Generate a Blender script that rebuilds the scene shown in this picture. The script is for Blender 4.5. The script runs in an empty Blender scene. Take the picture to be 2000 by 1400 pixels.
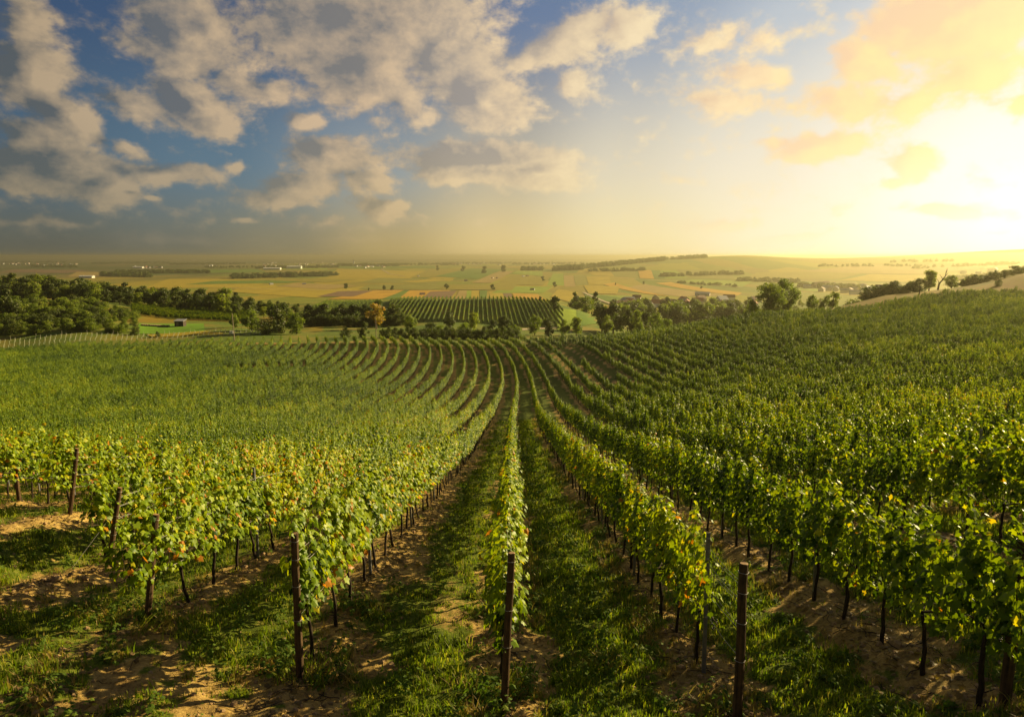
import bpy, math, random
import numpy as np
from mathutils import Vector, Matrix, Euler, Quaternion

random.seed(7)
RNG = np.random.default_rng(7)
sc = bpy.context.scene
COL = sc.collection

# ------------------------------------------------------------------ camera, sky, sun, exposure
CAMZ = 64.0
FPX = 1333.0
PITCH = math.radians(8.53)
SUN_AZ, SUN_EL = math.radians(54), math.radians(20)
CP, SP = math.cos(PITCH), math.sin(PITCH)

cam_d = bpy.data.cameras.new('camera')
cam = bpy.data.objects.new('camera', cam_d)
COL.objects.link(cam)
cam.location = (0, 0, CAMZ)
cam.rotation_euler = (math.radians(90) - PITCH, 0, 0)
cam_d.sensor_width = 36
cam_d.lens = FPX / 2000 * 36
cam_d.clip_start = 0.1
cam_d.clip_end = 60000
sc.camera = cam

sun_d = bpy.data.lights.new('sun', 'SUN')
sun = bpy.data.objects.new('sun', sun_d)
COL.objects.link(sun)
sun_dir = Vector((math.sin(SUN_AZ) * math.cos(SUN_EL), math.cos(SUN_AZ) * math.cos(SUN_EL), math.sin(SUN_EL)))
sun.rotation_euler = sun_dir.to_track_quat('Z', 'Y').to_euler()
sun_d.energy = 5.0
sun_d.color = (1.0, 0.79, 0.40)
sun_d.angle = math.radians(0.6)

sc.view_settings.view_transform = 'Standard'
sc.view_settings.look = 'None'
sc.view_settings.gamma = 1
sc.view_settings.use_curve_mapping = False
sc.view_settings.exposure = 1.1
sc.cycles.max_bounces = 6
sc.cycles.diffuse_bounces = 2
sc.cycles.glossy_bounces = 2
sc.cycles.transmission_bounces = 4
sc.cycles.volume_bounces = 0
sc.cycles.transparent_max_bounces = 4
sc.cycles.caustics_reflective = False
sc.cycles.caustics_refractive = False
sc.cycles.use_denoising = True
SKY_GAIN = 1.0 / 2 ** 1.1


def pix_dir(px, py):
    cx = (px - 1000.0) / FPX
    cy = (700.0 - py) / FPX
    return cx, CP + cy * SP, -SP + cy * CP


def pix_sky(px, py):
    x, y, z = pix_dir(px, py)
    return math.atan2(x, y), math.atan2(z, math.hypot(x, y))


def srgb(h):
    h = h.lstrip('#')
    r = []
    for i in (0, 2, 4):
        c = int(h[i:i + 2], 16) / 255
        r.append(c / 12.92 if c <= .04045 else ((c + .055) / 1.055) ** 2.4)
    return (*r, 1)


def build_world():
    w = bpy.data.worlds.new('World')
    sc.world = w
    w.use_nodes = True
    w.cycles.sampling_method = 'MANUAL'
    w.cycles.sample_map_resolution = 512
    nt = w.node_tree
    nt.nodes.clear()
    N, L = nt.nodes.new, nt.links.new

    def math_n(t, op, a, b=None, clamp=False):
        n = t.nodes.new('ShaderNodeMath')
        n.operation = op
        n.use_clamp = clamp
        for i, v in enumerate((a, b)):
            if v is None:
                continue
            if isinstance(v, (int, float)):
                n.inputs[i].default_value = v
            else:
                t.links.new(v, n.inputs[i])
        return n.outputs[0]

    # density of the cloud cover, as a function of (azimuth, elevation)
    g = bpy.data.node_groups.new('cloud_density', 'ShaderNodeTree')
    g.interface.new_socket('P', in_out='INPUT', socket_type='NodeSocketVector')
    g.interface.new_socket('D', in_out='OUTPUT', socket_type='NodeSocketFloat')
    gi = g.nodes.new('NodeGroupInput')
    go = g.nodes.new('NodeGroupOutput')
    P0 = gi.outputs[0]

    def noise(vec, scale, detail, rough=.55, stretch=None, off=(0, 0, 0)):
        m = g.nodes.new('ShaderNodeMapping')
        m.inputs['Location'].default_value = off
        m.inputs['Scale'].default_value = stretch or (1, 1, 1)
        g.links.new(vec, m.inputs[0])
        n = g.nodes.new('ShaderNodeTexNoise')
        n.inputs['Scale'].default_value = scale
        n.inputs['Detail'].default_value = detail
        n.inputs['Roughness'].default_value = rough
        g.links.new(m.outputs[0], n.inputs['Vector'])
        return n

    def warp(vec, scale, amp, off):
        n = noise(vec, scale, 2, off=off)
        s = g.nodes.new('ShaderNodeVectorMath'); s.operation = 'SUBTRACT'
        g.links.new(n.outputs['Color'], s.inputs[0]); s.inputs[1].default_value = (.5, .5, .5)
        k = g.nodes.new('ShaderNodeVectorMath'); k.operation = 'MULTIPLY'
        g.links.new(s.outputs[0], k.inputs[0]); k.inputs[1].default_value = (amp, amp * .6, 0)
        a = g.nodes.new('ShaderNodeVectorMath'); a.operation = 'ADD'
        g.links.new(vec, a.inputs[0]); g.links.new(k.outputs[0], a.inputs[1])
        return a.outputs[0]

    P1 = warp(P0, 8, .05, (3, 1, 0))
    P1 = warp(P1, 26, .028, (7, 5, 0))
    # (px, py, rx, ry, tilt degrees ccw, weight): where the cloud masses of this sky stand
    blobs = [
        (60, 60, 110, 80, 0, .9), (60, 150, 110, 80, 0, 1.3), (130, 225, 100, 55, -30, 1.2), (170, 250, 60, 45, -20, .9),
        (355, 75, 150, 120, 0, 1.15), (250, 205, 120, 60, -10, .9), (395, 212, 150, 60, -25, 1.25), (470, 150, 120, 60, -30, .7),
        (700, 60, 330, 130, 0, 1.2), (720, 150, 160, 110, 0, 1.15), (880, 110, 150, 120, 0, 1.1), (950, 190, 120, 80, -25, 1.25),
        (1000, 215, 70, 35, -10, .8), (800, 215, 120, 55, -10, .7), (560, 180, 110, 50, -10, .7), (600, 240, 60, 28, 0, 1.0),
        (720, 235, 60, 28, 0, .6),
        (1100, 80, 190, 50, 22, 1.0), (1030, 110, 100, 40, 30, .8), (1230, 60, 80, 70, 0, .9), (1370, 75, 90, 60, 10, .7), (1330, 100, 50, 30, 0, .5),
        (1115, 165, 75, 45, -15, .95), (1245, 165, 40, 25, 0, .5), (1250, 235, 40, 20, 0, .35),
        (970, 328, 220, 55, -4, 1.7), (900, 305, 100, 42, 5, 1.2), (1060, 348, 120, 40, -5, 1.4), (1010, 290, 70, 30, 0, .6),
        (650, 310, 140, 55, 0, 1.1), (720, 355, 110, 45, -15, .9), (570, 375, 150, 50, 10, 1.0), (760, 415, 110, 35, -10, .9), (640, 440, 140, 25, 0, .5), (820, 430, 60, 14, 0, .4),
        (60, 270, 120, 50, -10, 1.0), (120, 330, 220, 80, -20, 1.35), (215, 370, 120, 45, -15, 1.1), (330, 340, 190, 30, 3, .9), (465, 322, 50, 26, 5, 1.0), (40, 350, 120, 60, 0, .9),
        (245, 290, 75, 26, -8, .8), (295, 392, 36, 16, -10, .8), (470, 430, 50, 12, 0, .7), (450, 300, 60, 20, 0, .4),
        (1500, 85, 80, 50, 0, .5), (1480, 145, 120, 50, -20, .85), (1430, 205, 140, 50, -10, .8), (1690, 125, 120, 60, 5, 1.25), (1640, 205, 160, 60, 0, .85),
        (1860, 40, 240, 95, 0, 1.5), (1900, 145, 130, 65, 20, 1.2), (1800, 195, 140, 38, 15, .9), (1610, 288, 140, 34, 8, 1.4), (1505, 290, 60, 22, 0, .8),
        (1790, 320, 80, 42, 10, 1.1), (1740, 355, 70, 22, 15, .8), (1860, 410, 140, 20, -6, 1.1), (1390, 440, 120, 24, 0, .85), (1520, 470, 150, 15, 6, 1.0),
        (1330, 350, 130, 24, 5, .35), (1990, 200, 60, 60, 0, .6), (1950, 455, 60, 10, 5, .5),
        (100, 440, 220, 22, 0, .55), (380, 470, 260, 22, 0, .5), (700, 470, 200, 14, 0, .35),
    ]
    acc = None
    for (px, py, rx, ry, rot, wt) in blobs:
        az, el = pix_sky(px, py)
        m = g.nodes.new('ShaderNodeMapping')
        m.vector_type = 'TEXTURE'
        m.inputs['Location'].default_value = (az, el, 0)
        m.inputs['Rotation'].default_value = (0, 0, math.radians(rot))
        k = math.cos(az)
        m.inputs['Scale'].default_value = (1.5 * rx / FPX * k * k, 1.55 * ry / FPX * k, 1)
        g.links.new(P1, m.inputs[0])
        gr = g.nodes.new('ShaderNodeTexGradient')
        gr.gradient_type = 'QUADRATIC_SPHERE'
        g.links.new(m.outputs[0], gr.inputs[0])
        v = math_n(g, 'MULTIPLY', gr.outputs['Fac'], wt * 1.5)
        if acc is None:
            acc = v
        else:
            mx = math_n(g, 'SMOOTH_MAX', acc, v)
            mx.node.inputs[2].default_value = .25
            acc = mx
    # elsewhere around the sky the same kind of broken cover goes on
    sep = g.nodes.new('ShaderNodeSeparateXYZ'); g.links.new(P1, sep.inputs[0])
    aaz = math_n(g, 'ABSOLUTE', sep.outputs[0])
    mr = g.nodes.new('ShaderNodeMapRange'); mr.interpolation_type = 'SMOOTHSTEP'
    mr.inputs['From Min'].default_value = .66; mr.inputs['From Max'].default_value = .85
    g.links.new(aaz, mr.inputs[0])
    mr2 = g.nodes.new('ShaderNodeMapRange'); mr2.interpolation_type = 'SMOOTHSTEP'
    mr2.inputs['From Min'].default_value = .36; mr2.inputs['From Max'].default_value = .5
    g.links.new(sep.outputs[1], mr2.inputs[0])
    outm = math_n(g, 'MAXIMUM', mr.outputs[0], mr2.outputs[0])
    big = noise(P1, 5.5, 2, stretch=(1, 1.8, 1), off=(11, 4, 2))
    bigd = math_n(g, 'MULTIPLY', math_n(g, 'SUBTRACT', big.outputs[0], .47), 6.0, True)
    acc = math_n(g, 'MAXIMUM', acc, math_n(g, 'MULTIPLY', bigd, outm))
    f1 = noise(P1, 13, 6, .58, (1, 1.5, 1), (2, 9, 4))
    f2 = noise(P0, 46, 4, .6, (1, 1.3, 1), (5, 2, 8))
    d = math_n(g, 'ADD', acc, math_n(g, 'MULTIPLY', math_n(g, 'SUBTRACT', f1.outputs[0], .5), 1.75))
    d = math_n(g, 'ADD', d, math_n(g, 'MULTIPLY', math_n(g, 'SUBTRACT', f2.outputs[0], .5), .85))
    d = math_n(g, 'SUBTRACT', d, .22)
    g.links.new(d, go.inputs[0])

    tc = N('ShaderNodeTexCoord')
    sx = N('ShaderNodeSeparateXYZ'); L(tc.outputs['Generated'], sx.inputs[0])
    az = math_n(nt, 'ARCTAN2', sx.outputs[0], sx.outputs[1])
    el = math_n(nt, 'ARCSINE', sx.outputs[2])
    cb = N('ShaderNodeCombineXYZ'); L(az, cb.inputs[0]); L(el, cb.inputs[1])
    # angle from the bright heart of the glow, low over the right-hand horizon
    gz, ge = pix_sky(1985, 425)
    gd = (math.sin(gz) * math.cos(ge), math.cos(gz) * math.cos(ge), math.sin(ge))
    dt = N('ShaderNodeVectorMath'); dt.operation = 'DOT_PRODUCT'
    L(tc.outputs['Generated'], dt.inputs[0]); dt.inputs[1].default_value = gd
    th = math_n(nt, 'DIVIDE', math_n(nt, 'ARCCOSINE', dt.outputs['Value']), math.pi / 2, True)

    def ramp(stops):
        r = N('ShaderNodeValToRGB')
        r.color_ramp.interpolation = 'EASE'
        e = r.color_ramp.elements
        while len(e) > 1:
            e.remove(e[-1])
        for i, (p, c) in enumerate(stops):
            x = e[0] if i == 0 else e.new(p / 90)
            x.position = p / 90
            x.color = srgb(c)
        L(th, r.inputs[0])
        return r.outputs[0]

    upper = ramp([(0, '#fffdf2'), (4, '#fdf6e2'), (9, '#efe7d6'), (14, '#d8d6d0'), (20, '#b9c0c6'), (28, '#8f9cae'), (36, '#647694'), (46, '#43587d'), (60, '#334a6c'), (90, '#283a56')])
    mid = ramp([(0, '#ffffff'), (5, '#fffaea'), (10, '#f9edd6'), (17, '#eee1c6'), (28, '#dccfb2'), (37, '#b8ad94'), (47, '#8a9396'), (58, '#566f80'), (72, '#3f596e'), (90, '#38536a')])
    horiz = ramp([(0, '#fffffa'), (6, '#fffbe8'), (13, '#f9eecd'), (26, '#f0dda4'), (37, '#dcc284'), (46, '#b09a64'), (54, '#827a5e'), (62, '#65665a'), (70, '#53564e'), (90, '#484c48')])

    def mix(f, a, b):
        m = N('ShaderNodeMix'); m.data_type = 'RGBA'
        if isinstance(f, (int, float)):
            m.inputs[0].default_value = f
        else:
            L(f, m.inputs[0])
        L(a, m.inputs[6]); L(b, m.inputs[7])
        return m.outputs[2]

    def mrange(v, a, b):
        m = N('ShaderNodeMapRange'); m.interpolation_type = 'SMOOTHSTEP'
        m.inputs['From Min'].default_value = a; m.inputs['From Max'].default_value = b
        L(v, m.inputs[0])
        return m.outputs[0]

    base = mix(mrange(el, .0, .13), horiz, mid)
    base = mix(mrange(el, .09, .33), base, upper)

    def dens(off):
        gn = N('ShaderNodeGroup'); gn.node_tree = g
        if off:
            a = N('ShaderNodeVectorMath'); a.operation = 'ADD'
            L(cb.outputs[0], a.inputs[0]); a.inputs[1].default_value = off
            L(a.outputs[0], gn.inputs[0])
        else:
            L(cb.outputs[0], gn.inputs[0])
        return gn.outputs[0]

    d0 = dens(None)
    d1 = dens((.024, -.006, 0))
    alpha = mrange(d0, -.02, .58)
    thin = math_n(nt, 'MULTIPLY', alpha, mrange(el, .0, .06))
    lit = math_n(nt, 'ADD', math_n(nt, 'MULTIPLY', math_n(nt, 'SUBTRACT', d0, d1), 1.0), .54)
    lit = math_n(nt, 'SUBTRACT', lit, math_n(nt, 'MULTIPLY', mrange(d0, .3, 1.7), .46), True)
    c_lit = ramp([(0, '#fff3b4'), (8, '#ffec9c'), (15, '#ffe49e'), (21, '#fde2ae'), (28, '#f3dcb0'), (38, '#e4c9a0'), (50, '#ccb08c'), (62, '#bba382'), (75, '#a99373'), (90, '#a58b68')])
    c_shd = ramp([(0, '#ffe8a8'), (9, '#fedb98'), (17, '#f4cfa2'), (28, '#d6bd9c'), (38, '#9c9288'), (50, '#77736f'), (60, '#606265'), (72, '#4d5153'), (90, '#444b4e')])
    ccol = mix(lit, c_shd, c_lit)
    # low clouds sink into the murk over the horizon
    ccol = mix(mrange(el, .0, .2), mix(.55, ccol, horiz), ccol)
    col = mix(thin, base, ccol)
    # the air towards the horizon
    bg = N('ShaderNodeBackground'); L(col, bg.inputs[0]); bg.inputs[1].default_value = SKY_GAIN
    ni = N('ShaderNodeTexSky'); ni.sky_type = 'NISHITA'; ni.sun_disc = False
    ni.sun_elevation = SUN_EL; ni.sun_rotation = SUN_AZ
    bg2 = N('ShaderNodeBackground'); L(ni.outputs[0], bg2.inputs[0]); bg2.inputs[1].default_value = .004
    ad = N('ShaderNodeAddShader'); L(bg.outputs[0], ad.inputs[0]); L(bg2.outputs[0], ad.inputs[1])
    out = N('ShaderNodeOutputWorld'); L(ad.outputs[0], out.inputs[0])


build_world()

# ------------------------------------------------------------------ helpers


def tag(o, label=None, cat=None, group=None, kind=None):
    if label: o['label'] = label
    if cat: o['category'] = cat
    if group: o['group'] = group
    if kind: o['kind'] = kind
    return o


def mesh_np(name, verts, faces_flat, sizes, mats=(), tint=None, midx=None, smooth=False, attrs=None):
    """One mesh from numpy arrays; faces_flat: vertex indices, sizes: corners per face."""
    me = bpy.data.meshes.new(name)
    verts = np.asarray(verts, dtype=np.float32)
    faces_flat = np.asarray(faces_flat, dtype=np.int32).ravel()
    sizes = np.asarray(sizes, dtype=np.int32)
    me.vertices.add(len(verts)); me.vertices.foreach_set('co', verts.ravel())
    me.loops.add(len(faces_flat)); me.loops.foreach_set('vertex_index', faces_flat)
    me.polygons.add(len(sizes))
    starts = np.zeros(len(sizes), np.int32); starts[1:] = np.cumsum(sizes)[:-1]
    me.polygons.foreach_set('loop_start', starts)
    for m in mats: me.materials.append(m)
    if midx is not None: me.polygons.foreach_set('material_index', np.asarray(midx, np.int32))
    me.polygons.foreach_set('use_smooth', np.full(len(sizes), smooth))
    if tint is not None:
        a = me.attributes.new('tint', 'FLOAT', 'FACE'); a.data.foreach_set('value', np.asarray(tint, np.float32))
    for k, v in (attrs or {}).items():
        a = me.attributes.new(k, 'FLOAT', 'POINT'); a.data.foreach_set('value', np.asarray(v, np.float32))
    me.update(calc_edges=True)
    return me


class MB:
    """Collects simple shapes into one mesh."""
    def __init__(s):
        s.v, s.f, s.m, s.t = [], [], [], []

    def add(s, verts, faces, m=0, t=.5):
        o = len(s.v)
        s.v += [tuple(p) for p in verts]
        for f in faces:
            s.f.append([i + o for i in f]); s.m.append(m); s.t.append(t)

    def box(s, c, d, m=0, rz=0, t=.5):
        x, y, z = d[0] / 2, d[1] / 2, d[2] / 2
        cr, sr = math.cos(rz), math.sin(rz)
        vs = []
        for dz in (-z, z):
            for dx, dy in ((-x, -y), (x, -y), (x, y), (-x, y)):
                vs.append((c[0] + dx * cr - dy * sr, c[1] + dx * sr + dy * cr, c[2] + dz))
        s.add(vs, [(0, 3, 2, 1), (4, 5, 6, 7), (0, 1, 5, 4), (1, 2, 6, 5), (2, 3, 7, 6), (3, 0, 4, 7)], m, t)

    def tube(s, pts, rad, n=6, m=0, cap=True, t=.5, mcap=None):
        pts = [Vector(p) for p in pts]
        if not hasattr(rad, '__len__'): rad = [rad] * len(pts)
        rings = []
        up = Vector((.13, .97, .2)).normalized()
        for i, p in enumerate(pts):
            d = (pts[min(i + 1, len(pts) - 1)] - pts[max(i - 1, 0)]).normalized()
            a = d.cross(up)
            if a.length < .1: a = d.cross(Vector((1, 0, 0)))
            a.normalize(); b = d.cross(a)
            rings.append([p + (a * math.cos(2 * math.pi * k / n) + b * math.sin(2 * math.pi * k / n)) * rad[i] for k in range(n)])
        vs = [v for r in rings for v in r]
        fs = []
        for i in range(len(pts) - 1):
            for k in range(n):
                k2 = (k + 1) % n
                fs.append((i * n + k, i * n + k2, (i + 1) * n + k2, (i + 1) * n + k))
        s.add(vs, fs, m, t)
        if cap:
            o = len(vs) - n
            s.add(vs[-n:], [tuple(range(n))], m if mcap is None else mcap, t)
            s.add(vs[:n], [tuple(reversed(range(n)))], m, t)

    def mesh(s, name, mats, smooth=False):
        flat = [i for f in s.f for i in f]
        return mesh_np(name, s.v, flat, [len(f) for f in s.f], mats, s.t, s.m, smooth)


def link(name, data, parent=None, loc=None, rz=0):
    o = bpy.data.objects.new(name, data)
    COL.objects.link(o)
    if parent: o.parent = parent
    if loc is not None: o.location = loc
    if rz: o.rotation_euler = (0, 0, rz)
    return o


# ------------------------------------------------------------------ numeric noise
def _hash(ix, iy, seed):
    h = (ix.astype(np.int64) * 374761393 + iy.astype(np.int64) * 668265263 + seed * 974711) & 0x7fffffff
    h = ((h ^ (h >> 13)) * 1274126177) & 0x7fffffff
    return ((h ^ (h >> 16)) & 0xffff) / 65535.0


def vnoise(x, y, seed=0):
    x = np.asarray(x, float); y = np.asarray(y, float)
    ix = np.floor(x); iy = np.floor(y)
    fx = x - ix; fy = y - iy
    fx = fx * fx * (3 - 2 * fx); fy = fy * fy * (3 - 2 * fy)
    a = _hash(ix, iy, seed); b = _hash(ix + 1, iy, seed)
    c = _hash(ix, iy + 1, seed); d = _hash(ix + 1, iy + 1, seed)
    return (a + (b - a) * fx) * (1 - fy) + (c + (d - c) * fx) * fy


def fbm(x, y, seed=0, oct=3):
    s = 0; amp = .5; tot = 0
    for i in range(oct):
        s = s + amp * vnoise(x * 2 ** i + 17 * i, y * 2 ** i + 31 * i, seed + i); tot += amp; amp *= .5
    return s / tot


def sstep(x, a, b):
    t = np.clip((x - a) / (b - a), 0, 1)
    return t * t * (3 - 2 * t)


# ------------------------------------------------------------------ terrain
ctrl = []                                   # (X, Y, drop below the camera)


def P(X, Y, d): ctrl.append((X, Y, d))
def A(a, Y, d): ctrl.append((a * Y, Y, d))


for X, d in ((-12, 4.9), (-5, 4.4), (0, 4.15), (5, 3.7), (12, 3.0)): P(X, 3, d)
for X, Y, d in ((-14, 8, 4.7), (-6, 8, 5.0), (-2.8, 8, 5.45), (0, 7.6, 5.42), (2.5, 7.1, 5.3), (5.1, 6.7, 4.95), (14, 8, 4.3), (-5.3, 9.2, 5.35), (-8, 12.6, 6.1), (-10.6, 15.5, 6.15),
                (-13.2, 17.4, 6.6), (0, 12.5, 6.3), (2.5, 10.3, 6.0), (2.5, 13.3, 6.65), (2.5, 15.7, 7.05), (5.1, 9.9, 5.7), (5.1, 12.9, 6.3), (8.6, 13.5, 5.75), (8.6, 11, 5.15), (-2.7, 12.5, 6.15), (-2.7, 26, 9.2)): P(X, Y, d)
for X, d in ((-20, 6.3), (0, 6.9), (9, 6.3), (14, 5.7), (20, 5.2)): P(X, 15, d)
for X, d in ((-30, 9.6), (-15, 9.3), (0, 9.2), (9, 8.6), (18, 7.9), (30, 6.6)): P(X, 25, d)
for a, d in ((-1, 15.2), (-.5, 14.0), (0, 13.2), (.35, 12.0), (.75, 10.8), (1.1, 9.8)): A(a, 45, d)
for a, d in ((-1, 20), (-.4, 17.9), (0, 16.8), (.3, 15.0), (.75, 12.2), (1.1, 10.5)): A(a, 65, d)
for a, d in ((-1, 23.6), (-.4, 21.4), (0, 20.6), (.3, 17.6), (.75, 12.6), (1.1, 9.5)): A(a, 90, d)
for a, d in ((-1, 26.4), (-.4, 23.1), (-.2, 23.4), (0, 23.8), (.1, 22.4), (.3, 18.7), (.75, 12.6), (1.1, 8.5)): A(a, 120, d)
for a, d in ((-1, 28.6), (-.4, 24.5), (-.2, 24.4), (0, 24.9), (.1, 23.0), (.33, 18.3), (.75, 11.8), (1.1, 7.0)): A(a, 150, d)
for a, d in ((-1, 29.6), (-.75, 28.6), (-.41, 25.6), (-.2, 24.3), (0, 23.9), (.075, 23.2), (.225, 20.8), (.345, 17.0), (.525, 14.6), (.75, 10.6), (1.1, 5)): A(a, 187, d)
for a, d in ((-1, 31), (-.75, 30), (-.41, 26.9), (-.2, 25.6), (0, 26.2), (.1, 26.0), (.225, 24.0), (.345, 19.8), (.54, 12.4), (.75, 5.2), (1.1, -2)): A(a, 215, d)
for a, d in ((-1, 26), (-.75, 26), (-.55, 27.5), (-.41, 27), (-.2, 27.5), (0, 29.5), (.1, 30), (.25, 29), (.4, 25), (.54, 19), (.75, 12), (1.1, 5)): A(a, 255, d)
for a, d in ((-1, 20), (-.75, 20.5), (-.6, 23), (-.5, 27), (-.35, 29.5), (-.2, 30), (0, 30), (.1, 32), (.25, 36), (.5, 32), (.75, 24)): A(a, 300, d)
for a, d in ((-1, 24), (-.75, 25.5), (-.5, 28.5), (-.3, 26.2), (-.15, 24.2), (0, 24.0), (.07, 27), (.15, 37), (.3, 44), (.75, 36)): A(a, 385, d)
for a, d in ((-1, 24), (-.75, 26.5), (-.5, 31), (-.3, 32), (-.15, 30), (0, 30), (.15, 44), (.3, 49), (.75, 44)): A(a, 450, d)
for a in (-1, -.5, 0): A(a, 650, 52)
for a, d in ((.15, 55), (.3, 55), (.5, 53), (.75, 52)): A(a, 650, d)
for a in (-1, -.5, 0, .3): A(a, 1100, 62)
for a, d in ((.55, 58), (.75, 54), (1.1, 48)): A(a, 1100, d)
for a in (-1, -.5, 0): A(a, 2000, 63)
for a, d in ((.1, 62), (.2, 60), (.3, 54), (.45, 50), (.6, 46), (.75, 36), (1.1, 20)): A(a, 1900, d)
for a in (-1, -.5, -.1): A(a, 3000, 63)
for a, d in ((0, 60), (.1, 48), (.18, 28), (.27, 6), (.34, -2), (.42, 12), (.55, 12), (.75, 2), (1.1, -20)): A(a, 3000, d)
for a in (-1, -.5, -.1): A(a, 5000, 63)
for a, d in ((.05, 62), (.2, 55), (.34, 40), (.5, 20), (.62, -15), (.75, -48), (1.1, -90)): A(a, 5000, d)
for a in (-1, -.5, 0, .3): A(a, 9000, 64)
for a, d in ((.5, 60), (.75, 30), (1.1, 10)): A(a, 9000, d)
for a in (-1, -.5, 0, .5, 1): A(a, 22000, 66)

OFF = 12.0


def warpc(X, Y):
    Yc = np.maximum(Y, -4.0)
    u = np.clip(X / (Yc + OFF), -1.3, 1.3) * 2.2
    v = np.log(Yc + OFF)
    return u, v


_c = np.array(ctrl)
_cu, _cv = warpc(_c[:, 0], _c[:, 1])


def _U(r2):
    return np.where(r2 > 1e-12, r2 * np.log(np.maximum(r2, 1e-12)), 0)


_n = len(_c)
_K = _U((_cu[:, None] - _cu) ** 2 + (_cv[:, None] - _cv) ** 2) + np.eye(_n) * .0015
_Pm = np.stack([np.ones(_n), _cu, _cv], 1)
_M = np.block([[_K, _Pm], [_Pm.T, np.zeros((3, 3))]])
_W = np.linalg.solve(_M, np.concatenate([_c[:, 2], np.zeros(3)]))


def drop_at(X, Y):
    X = np.atleast_1d(np.asarray(X, float)); Y = np.atleast_1d(np.asarray(Y, float))
    sh = X.shape; X = X.ravel(); Y = Y.ravel()
    out = np.empty(len(X))
    for i in range(0, len(X), 40000):
        u, v = warpc(X[i:i + 40000], Y[i:i + 40000])
        r2 = (u[:, None] - _cu) ** 2 + (v[:, None] - _cv) ** 2
        out[i:i + 40000] = _U(r2) @ _W[:_n] + _W[_n] + _W[_n + 1] * u + _W[_n + 2] * v
    return out.reshape(sh)


ROW = 2.62


def shift(Y):
    return np.interp(Y, [0, 60, 95, 120, 140, 155, 170, 182, 190, 205, 230], [0, .1, .7, 1.0, .6, -.4, -2.2, -4.8, -7.0, -12, -22])


LANE = .8


def rowx(k): return k * ROW - .1 + (LANE if k >= 3 else 0)


def rowcoord(X, Y):
    x = X + .1 - shift(Y)
    return np.where(x < 2 * ROW, x / ROW, np.where(x < 3 * ROW + LANE, 2 + (x - 2 * ROW) / (ROW + LANE), (x - LANE) / ROW))


STARTS = {-5: 17.5, -4: 15.6, -3: 12.7, -2: 9.3, -1: 8.05, 0: 7.35, 1: 6.95, 2: 6.7, 3: 6.6, 4: 6.5}


def row_start(k):
    if k in STARTS: return STARTS[k]
    return 17.5 + (-k - 5) * 1.9 if k < 0 else 6.5


def row_end(X):
    return 187 + np.clip(-X * .25, 0, 24)


def in_vineyard(X, Y):
    k = rowcoord(X, Y)
    return (Y > 4) & (Y < row_end(X) + 2) & (np.abs(X) < 220)


def relief(X, Y):
    near = 1 - sstep(Y, 45, 90)
    rc = rowcoord(X, Y)
    fr = (rc - np.round(rc)) * ROW
    v = in_vineyard(X, Y)
    m = .10 * np.exp(-(fr / .32) ** 2) * v
    r = (fbm(X * 1.3, Y * 1.3, 3, 3) - .5) * .14 + (fbm(X * 5, Y * 5, 9, 3) - .5) * .10
    bare = 1 - grass_mask(X, Y)
    r2 = (fbm(X * 11, Y * 11, 19, 2) - .5) * .08 * bare
    return (m + r + r2) * near


def grass_mask(X, Y):
    rc = rowcoord(X, Y)
    k = np.floor(rc)
    fr = (rc - k)                                  # 0 and 1 = the rows, .5 = middle of the aisle
    n = fbm(X * .9, Y * .55, 41, 4)
    n2 = fbm(X * 3.3, Y * 2.6, 47, 3)
    mid = 1 - np.abs(fr - .53) * 2                 # 1 in the middle
    t0 = np.where(k >= 0, .10, .22)
    base = sstep(mid + (n - .5) * 1.0 + (n2 - .5) * .7 - t0, 0, .34)
    dense = np.where((k >= 0), .95, .72) + .15 * (n - .5)
    # bare headland in front of the left rows
    front = sstep(Y + (n - .5) * 3, 12.5, 6.5) * (k < 0)
    patch = sstep(n * .6 + n2 * .4, .40, .53)
    g = base * dense
    g = g * (1 - front) + front * patch * .9
    return np.clip(g, 0, 1)


def height(X, Y, rel=True):
    X = np.atleast_1d(np.asarray(X, float)); Y = np.atleast_1d(np.asarray(Y, float))
    z = CAMZ - drop_at(X, Y)
    if rel: z = z + relief(X, Y)
    return z


def h1(X, Y): return float(height([X], [Y])[0])


def hit(px, py, near=170.0, far=24000.0):
    """The point of the ground seen at a place of the photograph, beyond a given distance."""
    dx, dy, dz = pix_dir(px, py)
    ys = np.exp(np.linspace(math.log(near), math.log(far), 900))
    xs = ys * dx / dy
    gap = (CAMZ + ys * dz / dy) - height(xs, ys, False)
    i = np.argmax(gap < 0)
    if gap[i] >= 0: i = len(ys) - 1
    i = max(i, 1)
    t = gap[i - 1] / (gap[i - 1] - gap[i] + 1e-9) if gap[i] < 0 else 1
    t = min(max(t, 0), 1)
    Y = ys[i - 1] + (ys[i] - ys[i - 1]) * t
    return Y * dx / dy, Y


def z_at_pix(py, px, Y):
    dx, dy, dz = pix_dir(px, py)
    return CAMZ + Y * dz / dy


# ------------------------------------------------------------------ materials
def new_mat(name):
    m = bpy.data.materials.new(name)
    m.use_nodes = True
    nt = m.node_tree
    nt.nodes.clear()
    return m, nt, nt.nodes.new, nt.links.new


def N_ramp(N, L, fac, stops, interp='LINEAR'):
    r = N('ShaderNodeValToRGB'); r.color_ramp.interpolation = interp
    e = r.color_ramp.elements
    while len(e) > 1: e.remove(e[-1])
    for i, (p, c) in enumerate(stops):
        x = e[0] if i == 0 else e.new(p)
        x.position = p; x.color = (*c, 1)
    L(fac, r.inputs[0])
    return r.outputs[0]


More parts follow.
